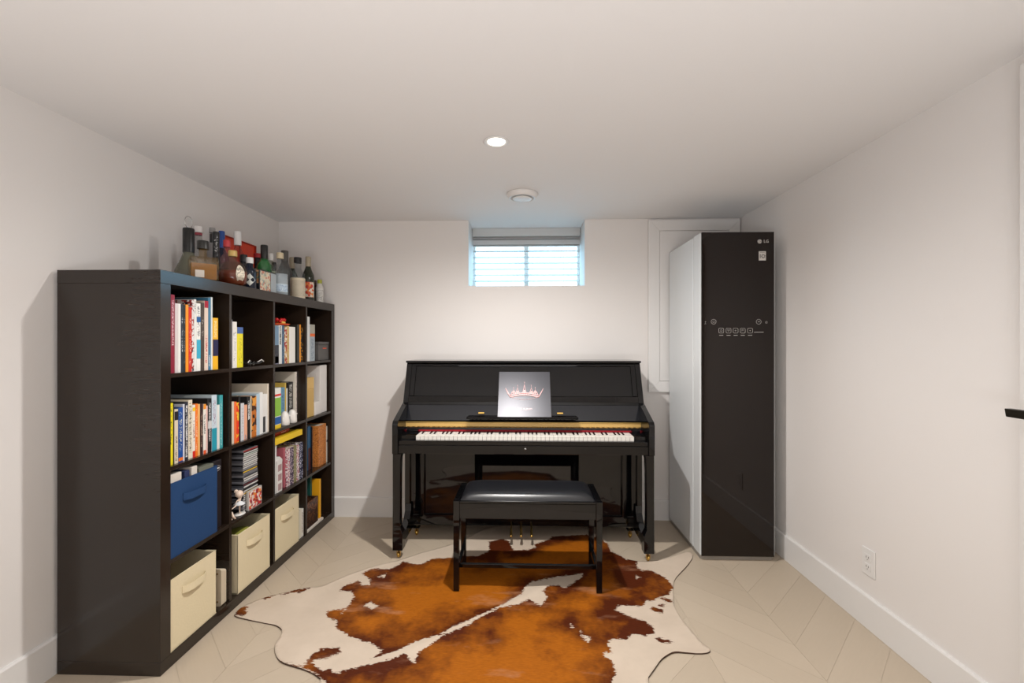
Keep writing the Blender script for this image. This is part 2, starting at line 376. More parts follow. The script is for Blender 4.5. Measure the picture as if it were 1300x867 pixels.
def make_rug():
    P = smooth(outl, 1); st = .009
    xs = np.arange(min(p[0] for p in P)-st, max(p[0] for p in P)+st, st); ys = np.arange(min(p[1] for p in P)-st, max(p[1] for p in P)+st, st)
    cx, cy = np.meshgrid(xs[:-1]+st/2, ys[:-1]+st/2); cin = inside(np.stack([cx.ravel(), cy.ravel()], 1), P).reshape(cx.shape)
    ids = {}; verts = []; faces = []; ecount = {}
    for j in range(cin.shape[0]):
        for i in range(cin.shape[1]):
            if not cin[j, i]: continue
            f = []
            for (a, b_) in ((i, j), (i+1, j), (i+1, j+1), (i, j+1)):
                if (a, b_) not in ids: ids[(a, b_)] = len(verts); verts.append((xs[a], ys[b_]))
                f.append(ids[(a, b_)])
            faces.append(f)
            for k in range(4):
                e = (f[k], f[(k+1) % 4]); ke = (min(e), max(e)); ecount[ke] = ecount.get(ke, []) + [e]
    V = np.array(verts); border = [e[0] for e in ecount.values() if len(e) == 1]; bi = sorted({v for e in border for v in e})
    _, near = pdist(V[bi], P, True); V[bi] = near
    s = np.full(len(V), -1.0)
    for p in ok(brown_px):
        d = pdist(V, p); d = np.where(inside(V, p), d, -d); s = np.maximum(s, d)
    for p in ok(white_px):
        d = pdist(V, p); d = np.where(inside(V, p), d, -d); s = np.minimum(s, -d)
    de = pdist(V, P)
    z = .004+.0012*np.sin(V[:, 0]*9+V[:, 1]*5)+.001*np.sin(V[:, 0]*23-V[:, 1]*17)
    z += .002*np.exp(-(de/.012)**2)
    ridge = pdist(V, [floor_pt(*p) for p in [(486,842),(531,822),(600,790),(662,761),(695,745)]]+[floor_pt(*p) for p in [(662,761.5),(600,790.5),(531,822.5)]])
    z += .005*np.exp(-(ridge/.03)**2)
    co = [(float(a), float(b_), float(c)) for (a, b_), c in zip(V, z)]
    n = len(co); low = {v: n+k for k, v in enumerate(bi)}
    co += [(co[v][0], co[v][1], .0006) for v in bi]
    mi = [0]*len(faces)
    for a, b_ in border: faces.append([b_, a, low[a], low[b_]]); mi.append(1)
    me = bpy.data.meshes.new('cowhide_rug'); me.from_pydata(co, [], faces); me.update()
    at = me.attributes.new('patch', 'FLOAT', 'POINT'); at.data.foreach_set('value', np.concatenate([s, s[bi]]).astype(np.float32))
    me.polygons.foreach_set('material_index', mi); me.polygons.foreach_set('use_smooth', [True]*len(faces))
    m = bpy.data.materials.new('cowhide'); m.use_nodes = True; nt = m.node_tree; b = nt.nodes['Principled BSDF']; L = nt.links.new
    b.inputs['Roughness'].default_value = .6; b.inputs['Specular IOR Level'].default_value = .15
    A = nt.nodes.new('ShaderNodeAttribute'); A.attribute_name = 'patch'; tc = nt.nodes.new('ShaderNodeTexCoord')
    def noise(sc, st=(1, 1, 1), det=5, rot=0):
        mp = nt.nodes.new('ShaderNodeMapping'); mp.inputs['Scale'].default_value = st; mp.inputs['Rotation'].default_value = (0, 0, rot)
        n = nt.nodes.new('ShaderNodeTexNoise'); n.inputs['Scale'].default_value = sc; n.inputs['Detail'].default_value = det; n.inputs['Roughness'].default_value = .65
        L(tc.outputs['Object'], mp.inputs[0]); L(mp.outputs[0], n.inputs['Vector']); return n.outputs[0]
    def mth(op, a, b_=None):
        q = nt.nodes.new('ShaderNodeMath'); q.operation = op
        for i, v in enumerate((a, b_)):
            if v is None: continue
            if isinstance(v, (int, float)): q.inputs[i].default_value = v
            else: L(v, q.inputs[i])
        return q.outputs[0]
    def mr(v, a, b_, c=0, d=1):
        q = nt.nodes.new('ShaderNodeMapRange'); L(v, q.inputs[0])
        for i, t in enumerate((a, b_, c, d)): q.inputs[i+1].default_value = t
        return q.outputs[0]
    def mix(f, a, c):
        q = nt.nodes.new('ShaderNodeMix'); q.data_type = 'RGBA'; L(f, q.inputs[0])
        for i, v in ((6, a), (7, c)):
            if isinstance(v, tuple): q.inputs[i].default_value = lin(v)
            else: L(v, q.inputs[i])
        return q.outputs[2]
    fur = noise(42, (1, 5, 1), 4, .5); rag = noise(46, (1, 2.6, 1), 9, .4)
    d = mth('ADD', A.outputs['Fac'], mth('MULTIPLY', mth('SUBTRACT', rag, .5), .06))
    f = mr(d, -.0015, .0025)
    tone = mth('ADD', mth('MULTIPLY', A.outputs['Fac'], 2.6), mth('MULTIPLY', mth('SUBTRACT', noise(3.2), .5), 1.9))
    br = mix(mr(tone, .0, .42), (80, 32, 8), (164, 92, 16))
    pale = mix(mth('MULTIPLY', mr(noise(2.1, (1, 3.2, 1), 5, -.5), .58, .72), .5), br, (186, 138, 108))
    fl = nt.nodes.new('ShaderNodeHueSaturation'); L(pale, fl.inputs['Color']); L(mr(fur, .25, .75, .78, 1.22), fl.inputs['Value'])
    cr = mix(mr(noise(5), .35, .7), (202, 186, 168), (212, 196, 178))
    L(mix(f, cr, fl.outputs[0]), b.inputs['Base Color'])
    bu = nt.nodes.new('ShaderNodeBump'); bu.inputs['Strength'].default_value = .25; bu.inputs['Distance'].default_value = .002
    L(fur, bu.inputs['Height']); L(bu.outputs[0], b.inputs['Normal'])
    me.materials.append(m); me.materials.append(mat('hide_edge_shade', (70, 48, 34), .8))  # dark skirt colour stands in for the shadow under the lifted edge
    o = bpy.data.objects.new('cowhide_rug', me); C.objects.link(o); o.location = (0, 0, .0004)
    tag(o, 'brown and cream cowhide rug spread on the pale floor under the bench', 'rug')
make_rug()

# ---------------------------------------------------------------- bookcase
SX0, SX1, SY0, SY1, SH = -1.722, -1.332, 1.585, 3.072, 1.49
bcm = grained('black_brown_laminate', (42, 32, 25), .2, 8, .02, (1, 1, 9), .12, spec=.5)
bcm.node_tree.nodes['Principled BSDF'].inputs['Specular Tint'].default_value = (.88, .96, 1, 1)  # bluish tint put into the sheen to strengthen the window's daylight reflection
bc = thing('bookcase', 'black-brown open cube bookcase with sixteen cubbies along the left wall', 'bookcase', (-1.527, 2.33, 0))
T = .049; TI = .016
B().box(SX0, SX1, SY0, SY1, SH-T, SH, .001).link('top_panel', bcm, bc)
B().box(SX0, SX1, SY0, SY1, 0, T, .001).link('bottom_panel', bcm, bc)
for a in (SY0, SY1-T): B().box(SX0, SX1, a+.0006, a+T-.0006, T, SH-T, .001).link('side_panel', bcm, bc)
CY = (SY1-SY0-2*T-3*TI)/4; CZ = (SH-2*T-3*TI)/4
CELLY = [SY0+T+i*(CY+TI) for i in range(4)]; CELLZ = [T+(3-i)*(CZ+TI) for i in range(4)]   # row 0 = top
for i in range(1, 4): B().box(SX0+.003, SX1-.003, CELLY[i]-TI, CELLY[i], T, SH-T, .0006).link('divider', bcm, bc)
for r in range(3):
    for c in range(4): B().box(SX0+.003, SX1-.004, CELLY[c]+.0003, CELLY[c]+CY-.0003, CELLZ[r]-TI, CELLZ[r], .0006).link('shelf', bcm, bc)

RN = ['top', 'second', 'third', 'bottom']; CN = ['nearest', 'second', 'third', 'farthest']
def cub(r, c): return 'in %s row, %s column' % (RN[r], CN[c])
pagem = grained('paper', (226, 216, 196), .8, 60, .2, (1, 30, 1), .06)
last = {}
def book(r, c, p0, p1, ty, colr, desc, xs=-1.352, wd=.17, ink=None, inkz=(.12, .88), bands=(), thr=.52, m=None, gap=True):
    y0 = max(Yof(p0, xs), CELLY[c]+.0012, last.get((r, c), 0)+.0005); y1 = Yof(p1, xs)
    y1 = max(min(y1, CELLY[c]+CY-.001), y0+.004); last[(r, c)] = y1
    z0 = CELLZ[r]+.0002; zt = min(Zof(ty, xs, (y0+y1)/2), CELLZ[r]+CZ-.004)
    t = thing('book', desc + ' ' + cub(r, c) + ' of bookcase', 'book', (xs-wd/2, (y0+y1)/2, z0), 'books %s of bookcase' % cub(r, c))
    t['group'] = 'books %s' % cub(r, c)
    mm = m or (printed('cover_print', colr, ink, inkz[0], inkz[1], thr=thr) if ink else mat('cover', colr, .42))
    b_ = B(); ct_ = min(.002, (y1-y0)*.2)
    b_.prism([(xs-wd, y0), (xs-.002, y0), (xs, y0+.0018*.6), (xs, y1-.0018*.6), (xs-.002, y1), (xs-wd, y1), (xs-wd, y1-ct_), (xs-.003, y1-ct_), (xs-.003, y0+ct_), (xs-wd, y0+ct_)], 'z', z0, zt)
    b_.link('cover', mm, t)
    B().box(xs-wd+.003, xs-.003, y0+ct_, y1-ct_, z0+.003, zt-.0035).link('pages', pagem, t)
    for (za, zb, cc) in bands:
        hh = zt-z0
        B().box(xs, xs+.0006, y0+.0008, y1-.0008, z0+hh*za, z0+hh*zb).link('spine_band', cc if not isinstance(cc, tuple) else mat('band', cc, .45), t)
    return t
Wt = (228, 226, 220); Bk = (24, 23, 25)
# top row, nearest column
a = lambda *k, **q: book(0, 0, *k, **q)
a(213, 216.6, 368.3, (222, 218, 210), 'thin off-white magazine first', wd=.21)
a(216.6, 222, 374, (142, 24, 52), 'maroon book with white lettering', ink=(230, 200, 205), inkz=(.35, .93), wd=.2)
a(222, 226, 385, (214, 203, 203), 'pale pink book')
a(226, 229.7, 385.5, (232, 230, 226), 'slim white book beside pale pink one')
a(229.7, 233, 386, (38, 48, 62), 'navy slate book', ink=(190, 195, 200), inkz=(.3, .85), thr=.58)
a(233, 235.7, 387, (30, 32, 36), 'slim black book left of orange one', ink=(150, 150, 150), thr=.6)
a(235.7, 239.5, 386.7, (240, 150, 30), 'bright orange book')
a(239.5, 243.6, 390, (205, 40, 28), 'bright red book', ink=(240, 220, 200), inkz=(.1, .9), thr=.6)
a(243.6, 246.4, 381, (0, 0, 0), 'black and white speckled book', m=speckled('speckle_print', [(40, 40, 48), (220, 215, 212), (150, 40, 40), (225, 225, 225)], 120))
a(246.4, 249.4, 380, (230, 228, 224), 'tall white book with grey lettering', ink=(90, 90, 90), inkz=(.8, .98))
a(249.4, 254.7, 385, (236, 234, 228), 'white book with cyan block', ink=(40, 50, 70), inkz=(.5, .95), bands=[(.18, .46, (60, 170, 200)), (.72, .8, (30, 90, 150))])
a(254.7, 259.5, 384.5, (74, 62, 54), 'dark taupe book', ink=(190, 180, 170), inkz=(.5, .8), thr=.6)
a(259.5, 264.4, 382, (226, 205, 190), 'cream book with crimson cap', ink=(190, 40, 40), inkz=(.1, .5), bands=[(.9, 1, (170, 25, 50))])
a(264.4, 267.8, 378, (62, 118, 150), 'tall steel blue book', wd=.25, ink=(220, 225, 225), inkz=(.05, .2))
a(267.8, 270, 377.3, (215, 220, 218), 'tall thin pale grey book right of blue one', wd=.26)
a(270, 277, 403.5, (236, 178, 30), 'short yellow book with navy block', ink=(250, 230, 180), inkz=(.62, .95), bands=[(.26, .58, (28, 26, 70))], wd=.15)
# top, second
a = lambda *k, **q: book(0, 1, *k, **q)
a(293, 295.2, 405.7, (120, 120, 124), 'thin grey book')
a(295.2, 300.8, 408.4, (232, 228, 222), 'white book with black dots', ink=(40, 40, 40), thr=.62)
a(300.8, 308.6, 415.4, (228, 214, 40), 'yellow book with blue top band', ink=(120, 110, 30), inkz=(.1, .75), thr=.62, bands=[(.84, 1, (70, 100, 160))])
# top, third
a = lambda *k, **q: book(0, 2, *k, **q)
a(349, 354, 414, (110, 140, 165), 'grey-blue book with dark picture', bands=[(.02, .5, (40, 44, 54)), (.0, .2, (120, 120, 140))])
a(354, 358, 413, (214, 216, 214), 'light grey book with black letters', ink=(30, 30, 30), inkz=(.5, .98), thr=.45)
a(358, 361.2, 413, (52, 84, 112), 'steel blue slim book', ink=(150, 170, 190), thr=.6)
a(361.2, 364.5, 415, (0, 0, 0), 'cream book with red specks', m=speckled('speckle_print', [(220, 205, 190), (225, 215, 200), (170, 60, 50), (200, 160, 110)], 90))
a(364.5, 367.2, 414, (200, 170, 110), 'tan slim book', ink=(90, 60, 30), thr=.58)
a(367.2, 374.8, 415, (234, 230, 224), 'thick plain white book')
a(377.6, 380.2, 412, (40, 40, 34), 'black book left of orange one')
a(380.2, 382, 412, (236, 150, 34), 'slim orange book')
a(382, 384.6, 416, (0, 0, 0), 'black book with amber marks', m=speckled('speckle_print', [(30, 28, 28), (40, 34, 30), (200, 140, 40), (30, 30, 30)], 110))
a(385.4, 387.9, 391.8, (226, 226, 224), 'tall thin white book', wd=.25)
# top, farthest
a = lambda *k, **q: book(0, 3, *k, **q)
a(390.5, 393.2, 402, (224, 224, 222), 'thin tall white book', wd=.22)
a(393.5, 399.7, 412, (166, 178, 186), 'grey-blue book with orange band', ink=(70, 90, 110), inkz=(.05, .6), thr=.56, bands=[(.67, .75, (235, 110, 40)), (.75, 1, (170, 168, 155))])
# second row, nearest
a = lambda *k, **q: book(1, 0, *k, **q)
a(213, 219.8, 512, (240, 222, 30), 'bright yellow book', ink=(60, 60, 30), inkz=(.3, .95), thr=.58)
a(219.8, 221.4, 513, (30, 30, 30), 'thin black book right of yellow one')
a(221.4, 226.3, 519.5, (222, 208, 182), 'cream book with black triangle', ink=(110, 90, 60), inkz=(.05, .5), bands=[(.8, .96, (34, 30, 34))])
a(226.3, 232.4, 517.4, (26, 76, 150), 'royal blue book', ink=(225, 225, 200), inkz=(.2, .92), thr=.57, bands=[(.02, .08, (235, 120, 40))])
a(232.4, 234.6, 513, (214, 216, 226), 'thin lavender white book')
a(234.6, 239, 510.5, (34, 38, 52), 'navy book with white printed title', ink=(230, 230, 230), inkz=(.05, .95), thr=.5)
a(239, 244.3, 507.7, (226, 216, 196), 'tall cream book with small print', ink=(80, 70, 60), inkz=(.1, .95), wd=.19)
a(244.3, 248, 514, (230, 224, 214), 'white book with red foot', ink=(150, 80, 60), inkz=(.3, .7), bands=[(0, .12, (205, 40, 30)), (.88, .95, (240, 200, 40))])
a(248, 251.2, 512.5, (236, 120, 30), 'orange book with white print', ink=(250, 220, 190), inkz=(.1, .9), thr=.58)
a(251.2, 254, 513, (232, 176, 108), 'pale orange slim book')
a(254, 258, 512.5, (52, 30, 32), 'dark maroon book', ink=(190, 160, 140), inkz=(.15, .85), thr=.56)
a(258, 261.6, 513, (232, 228, 220), 'white book with orange head', ink=(40, 40, 40), inkz=(.4, .8), bands=[(.9, 1, (240, 150, 40)), (0, .07, (230, 90, 40))])
a(261.6, 263.8, 515, (222, 186, 178), 'thin blush pink book')
a(263.8, 268.8, 506, (20, 20, 22), 'black book with white emblem', ink=(220, 220, 220), inkz=(.2, .92), bands=[(.44, .58, (205, 205, 205))], wd=.2)
a(268.8, 275.4, 501.5, (196, 212, 222), 'pale blue book with teal lower half', ink=(150, 80, 110), inkz=(.45, .9), thr=.56, bands=[(0, .4, (40, 150, 170))], wd=.21)
a(275.4, 279, 514, (222, 222, 218), 'short white book between pale blue and teal')
a(279, 283, 501.5, (60, 158, 164), 'teal book with white print', ink=(215, 235, 235), inkz=(.05, .9), thr=.58, wd=.2)
# second row, second
a = lambda *k, **q: book(1, 1, *k, **q)
a(293, 297.3, 510, (216, 202, 184), 'cream book')
a(297.3, 300.5, 510, (240, 110, 50), 'coral orange book')
a(300.5, 303.5, 511, (0, 0, 0), 'red and yellow book', m=speckled('speckle_print', [(220, 50, 30), (225, 60, 30), (240, 190, 50)], 60))
a(303.5, 305.6, 504, (22, 20, 22), 'black tall book right of red one')
a(305.6, 310, 512, (206, 206, 210), 'silver grey book', ink=(120, 120, 130), thr=.6)
a(310.2, 314, 514, (230, 170, 140), 'salmon pink book', ink=(60, 120, 150), inkz=(0, .15))
a(314, 318, 503.6, (24, 22, 24), 'black book with white lettering', ink=(230, 230, 230), inkz=(.45, .9), thr=.47)
a(318, 319.4, 503, (222, 208, 180), 'thin ivory book')
a(319.4, 325.7, 503, (0, 0, 0), 'brown and amber photo book', m=speckled('speckle_print', [(190, 110, 40), (70, 40, 24), (40, 24, 18), (220, 150, 60)], 45), wd=.19)
a(325.7, 329.8, 500, (176, 200, 216), 'powder blue book', wd=.2)
a(329.8, 333.7, 498, (232, 232, 230), 'white book right of powder blue one', wd=.2)
a(333.7, 337, 500, (228, 226, 222), 'white book with charcoal block', bands=[(.02, .42, (60, 60, 62))], wd=.2)
a(337, 339.6, 500, (234, 232, 228), 'last short white book', wd=.2)
a(339.8, 341.4, 487, (226, 214, 196), 'tall cream large-format book', wd=.29)
# second row, third
a = lambda *k, **q: book(1, 2, *k, **q)
a(349, 356.8, 492.5, (232, 232, 226), 'white and green book', bands=[(.3, .76, (140, 190, 70)), (.1, .28, (30, 90, 160)), (.0, .09, (235, 200, 40)), (.8, .85, (220, 50, 40))])
a(356.8, 361.6, 492, (110, 156, 186), 'sky blue book', xs=-1.402, ink=(60, 80, 110), inkz=(.4, .95), thr=.57)
a(361.6, 363.4, 486, (210, 178, 84), 'mustard tall book', xs=-1.402, wd=.24)
a(363.4, 365.2, 493, (226, 226, 220), 'thin white book right of mustard one', xs=-1.402)
a(365.6, 372, 485, (26, 25, 27), 'black book with white scrawled print', xs=-1.402, ink=(225, 222, 215), inkz=(.2, .95), thr=.53)
a(372, 375.5, 472, (222, 214, 200), 'tall ivory art book', xs=-1.39, wd=.28)
a(375.5, 379.3, 472, (228, 216, 206), 'tall blush book with black lettering', ink=(50, 40, 40), inkz=(.1, .95), thr=.55, xs=-1.39, wd=.28)
# third row, third (manga-like spines)
a = lambda *k, **q: book(2, 2, *k, **q)
a(349.5, 351.2, 563, (222, 222, 220), 'thin white folder', wd=.2)
sp1 = speckled('speckle_print', [(225, 210, 210), (200, 120, 130), (230, 225, 225), (120, 60, 90)], 170)
sp2 = speckled('speckle_print', [(60, 44, 70), (80, 60, 90), (210, 190, 200), (50, 36, 60)], 170)
sp3 = speckled('speckle_print', [(30, 34, 60), (40, 44, 80), (200, 200, 220), (30, 30, 50)], 170)
a(364.6, 368.2, 570, (0, 0, 0), 'pink and white patterned book', m=sp1, wd=.19)
a(368.2, 372.8, 568, (0, 0, 0), 'purple patterned book', m=sp2, wd=.18)
a(372.8, 376.6, 566, (134, 128, 88), 'olive book', ink=(220, 215, 190), thr=.6, wd=.18)
a(376.6, 380, 565, (0, 0, 0), 'rose speckled book right of olive one', m=sp1, wd=.18)
a(380, 384.6, 562, (0, 0, 0), 'navy patterned book', m=sp3, wd=.18)
# third row, farthest
a = lambda *k, **q: book(2, 3, *k, **q)
a(391.2, 394.5, 541, (40, 92, 130), 'blue book with dark red foot', bands=[(.0, .5, (70, 24, 30))], wd=.2, xs=-1.39)
a(394.8, 396.6, 542, (30, 26, 30), 'charcoal slim tall book', xs=-1.38, wd=.12)
big = book(2, 3, 404.6, 414, 539, (0, 0, 0), 'thick ornate orange and brown book', m=speckled('ornate_print', [(205, 125, 55), (215, 135, 60), (190, 115, 55), (222, 150, 80), (160, 90, 45)], 260), wd=.23, xs=-1.36)
a(414.4, 418.6, 541, (216, 210, 198), 'white slipcase', wd=.25, xs=-1.36, bands=[(.56, .62, (30, 28, 28))])
# bottom row
book(3, 2, 380, 382.6, 648, (222, 216, 200), 'cream booklet beside fabric bin', xs=-1.345, wd=.2)
book(3, 2, 382.6, 385.4, 646, (230, 226, 218), 'slim white book beside cream booklet', ink=(120, 90, 60), xs=-1.345, wd=.21)
def slab(name, label, cat, x0, x1, y0, y1, z0, z1, m, bev=.002, group=None):
    return tag(B().box(x0, x1, y0, y1, z0, z1, bev).link(name, m, loc=((x0+x1)/2, (y0+y1)/2, z0)), label, cat, group)
E = .0003
# bottom farthest: wicker basket, paper, green folder, yellow book
z0 = CELLZ[3]; c3 = CELLY[3]
slab('paper_sheet_stack', 'flat white paper stack under dark basket in the bottom farthest cubby', 'paper', -1.70, -1.337, c3+.004, c3+.225, z0+E, z0+.014, mat('paper_white', (214, 206, 196), .8), .001)
wk = thing('basket', 'dark brown woven basket in the bottom farthest cubby of the bookcase', 'basket', (-1.48, c3+.09, z0+.0145))
wkm = speckled('wicker', [(60, 34, 22), (110, 70, 44), (36, 22, 16), (84, 50, 30)], 130)
bx0, bx1, by0, by1, bz0, bz1 = -1.62, -1.35, c3+.012, c3+.165, z0+.0145, z0+.17
s = B(); s.box(bx0, bx1, by0, by1, bz0, bz0+.008); s.box(bx0, bx1, by0, by0+.008, bz0, bz1); s.box(bx0, bx1, by1-.008, by1, bz0, bz1); s.box(bx0, bx0+.008, by0, by1, bz0, bz1); s.box(bx1-.008, bx1, by0, by1, bz0, bz1)
s.link('woven_body', wkm, wk)
s = B(); yy = by0+.006
while yy < by1: s.tube([(bx1+.001, yy, bz0), (bx1+.001, yy, bz1)], .003, 6); yy += .0105
xx = bx0+.006
while xx < bx1: s.tube([(xx, by0-.001, bz0), (xx, by0-.001, bz1)], .003, 6); xx += .0105
s.link('woven_stakes', wkm, wk)['kind'] = 'stuff'
B().tube([(bx0, by0, bz1), (bx1, by0, bz1), (bx1, by1, bz1), (bx0, by1, bz1)], .006, 8, closed=True).link('rim', wkm, wk)
slab('binder', 'dark green binder standing behind the woven basket', 'binder', -1.66, -1.40, c3+.172, c3+.197, z0+.0145, z0+.30, mat('green_card', (20, 84, 76), .6))
slab('yellow_book', 'tall yellow-orange book beside the woven basket in the bottom farthest cubby', 'book', -1.60, -1.352, c3+.2, c3+.222, z0+.0145, z0+.27, mat('yellow_cover', (240, 172, 26), .5))
# upper farthest boxes
z0 = CELLZ[0]
y0, y1 = Yof(404.5, -1.35), Yof(420.3, -1.35)
gb = thing('grey_box', 'small dark grey storage box in the top farthest cubby', 'box', (-1.42, (y0+y1)/2, z0+E))
zt = Zof(433.8, -1.35, y0)
B().box(-1.50, -1.35, y0, min(y1, c3+CY-.002), z0+E, zt-.02, .002).link('tray', mat('grey_card', (92, 90, 88), .6), gb)
B().box(-1.503, -1.348, y0-.001, min(y1, c3+CY-.0015), zt-.0195, zt, .002).link('lid', mat('grey_card', (92, 90, 88), .6), gb)
mk = B()
for k in range(4): mk.box(-1.35, -1.3494, y0+.06+k*.014, y0+.071+k*.014, z0+.075, z0+.083)
mk.link('orange_mark', mat('orange_print', (235, 95, 60), .5), gb)
# second row farthest
z0 = CELLZ[1]
xs = -1.352; ya, yb = CELLY[3]+.002, Yof(398.7, xs)
zt = Zof(480.5, xs, ya); zm = z0+(zt-z0)*.71
slab('tan_box', 'tan cardboard box, lower of two stacked in second row farthest cubby', 'box', -1.52, xs, ya, yb, z0+E, zm, mat('tan_card', (205, 170, 104), .7))
slab('tan_box', 'small tan cardboard box, upper of two stacked in second row farthest cubby', 'box', -1.52, xs, ya, yb, zm+E, zt, mat('tan_card', (214, 178, 112), .7))
ya2, yb2 = Yof(407, xs), Yof(415.5, xs); zt = z0+.318
slab('white_file_box', 'large white file box beside tan boxes in the second row', 'box', -1.68, xs-.004, ya2, yb2, z0+E, zt, mat('white_card', (226, 222, 218), .6))
slab('white_card_box', 'small white carton in front of tan boxes in the second row', 'box', -1.40, xs+.004, yb+.004, ya2-.004, z0+E, z0+.085, mat('white_card', (226, 222, 218), .6))
slab('black_stopper', 'small black bottle stopper standing on the small white carton', 'stopper', -1.385, -1.37, yb+.01, yb+.02, z0+.0855, z0+.125, mat('black_plastic', (30, 28, 28), .4))
# third row third: game boxes + toy house
z0 = CELLZ[2]; c2 = CELLY[2]
zb = z0+.262
yA, yB_ = c2+.003, Yof(384.5, -1.34)
# pink box standing, cover facing the near side
pk = thing('pink_box', 'dusty pink box standing beside the white toy house', 'box', (-1.43, Yof(362, -1.36), z0))
ypk = Yof(360.2, -1.36)
B().box(-1.53, -1.36, ypk, ypk+.017, z0+E, z0+.225, .001).link('carton', mat('dusty_pink', (176, 92, 104), .55), pk)
B().box(-1.41, -1.39, ypk-.0006, ypk, z0+.15, z0+.18).link('dark_mark', mat('dark_print', (70, 40, 60), .5), pk)
B().box(-1.42, -1.38, ypk-.0006, ypk, z0+.04, z0+.06).link('blue_mark', mat('blue_print', (90, 110, 170), .5), pk)
th = thing('toy_house', 'white toy house tower with grey windows in the third row', 'toy', (-1.36, c2+.04, z0))
thm = mat('white_plastic', (222, 220, 216), .45)
hy0, hy1 = Yof(352, -1.345), Yof(358.5, -1.345)
B().box(-1.40, -1.345, hy0, hy1, z0+E, z0+.16, .002).link('wall', thm, th)
B().prism([(hy0, z0+.16), (hy1, z0+.16), (hy1, z0+.175), ((hy0+hy1)/2, z0+.195), (hy0, z0+.175)], 'x', -1.40, -1.345).link('gable', thm, th)
for q in range(3): B().box(-1.3455, -1.3445, hy0+.008, hy1-.008, z0+.012+q*.052, z0+.048+q*.052, .001).link('window', mat('rose_grey', (170, 140, 140), .3), th)
zg = z0+.2655
gm = thing('game_box', 'blue and yellow board game box lying on top of patterned books', 'box', (-1.44, (yA+yB_)/2, zg))
B().box(-1.56, -1.345, c2+.006, Yof(384, -1.345), zg, zg+.032, .001).link('carton', mat('box_yellow', (236, 198, 40), .5), gm)
B().box(-1.56, -1.3438, c2+.0045, c2+.006, zg+.0005, zg+.0315).link('blue_side', mat('box_blue', (44, 96, 170), .5), gm)
B().box(-1.345, -1.3438, c2+.008, Yof(383.6, -1.345), zg+.001, zg+.031).link('yellow_side', mat('box_yellow', (236, 198, 40), .5), gm)
rb = thing('red_box', 'flat glossy red box lying on the yellow board game box', 'box', (-1.46, c2+.15, zg+.0325))
B().box(-1.56, -1.39, c2+.05, c2+.25, zg+.0325, zg+.052, .002).link('carton', mat('box_red', (190, 16, 28), .25), rb)
B().box(-1.39, -1.3894, c2+.16, c2+.21, zg+.040, zg+.043).link('white_mark', mat('box_mark', (235, 190, 190), .4), rb)
# fix heights of pattern books so that the game box rests on them
# top third: orange ornament on books
z0 = CELLZ[0]
orn = thing('berry_ornament', 'orange leaf tray of red and yellow berries lying on top shelf books', 'ornament', (-1.41, Yof(362, -1.37), Zof(413, -1.37, Yof(362, -1.37))))
oy, oz = Yof(361.5, -1.38), Zof(412.6, -1.352, Yof(358, -1.352))+.001
B().lathe([(0, 0), (.05, 0), (.062, .008), (.06, .01), (.045, .004), (0, .004)], -1.415, oy, oz, 20, sx=.9, sy=1.15).link('tray', mat('orange_leaf', (225, 80, 24), .5), orn)
for k in range(12):
    an = k*2.4; rr = .012+.035*((k*7) % 5)/5
    B().sphere((-1.405+rr*math.cos(an)*.8, oy+rr*math.sin(an)*1.1, oz+.016+.008*(k % 3)), .0105, seg=10).link('berry', mat('berry_red' if k % 3 else 'berry_yellow', (200, 30, 30) if k % 3 else (235, 190, 90), .3), orn)
# sunglasses-like black and white item
sg = thing('sunglasses', 'folded black glasses with white tips lying in top row second column cubby', 'glasses', (-1.38, CELLY[1]+.15, z0))
y = Yof(311, -1.36)
for k in (0, 1):
    pts = [(-1.36+.024*math.cos(t_), y+.028+k*.062+.026*math.sin(t_), z0+.018+.006*math.sin(2*t_)) for t_ in [i*2*PI/14 for i in range(14)]]
    B().tube(pts, .003, 6, closed=True).link('rim', mat('black_plastic', (30, 28, 28), .4), sg)
    B().sphere((-1.36, y+.028+k*.062, z0+.016), .022, 1, 1.05, .15, 12).link('lens', mat('dark_lens', (12, 12, 14), .08), sg)
    B().tube([(-1.345, y+k*.13, z0+.02), (-1.35, y+.02+k*.1, z0+.03), (-1.37, y+.06+k*.02, z0+.006)], .0028, 6).link('temple', mat('pale_plastic', (214, 210, 206), .4), sg)
# blank bird figurines
z0 = CELLZ[1]; wf = mat('white_ceramic', (232, 228, 222), .3)
for p, tp, lab in ((361.5, 522, 'white ghost-like bird figurine, the nearer of two on second row third column'), (371, 519.7, 'white ghost-like bird figurine, the farther of two on second row third column')):
    y = Yof(p, -1.362)
    t = thing('bird_figurine', lab, 'figurine', (-1.362, y, z0+E), 'white bird figurines')
    hh = Zof(tp, -1.362, y)-z0
    B().lathe([(0, 0), (.022, 0), (.0255, .004), (.0255, hh*.3), (.023, hh*.6), (.019, hh*.8), (.012, hh*.94), (.005, hh*.99), (0, hh)], -1.362, y, z0+E, 20).link('body', wf, t)
    B().lathe([(0, 0), (.005, 0), (0, .014)], -1.344, y+.014, z0+hh*.66, 8, rot=Matrix.Rotation(-PI/2, 3, 'X')).link('beak', wf, t)
    for sy in (-1, 1): B().sphere((-1.360, y+.0235*sy, z0+hh*.42), .008, .8, .5, 2.2, 10).link('wing', wf, t)
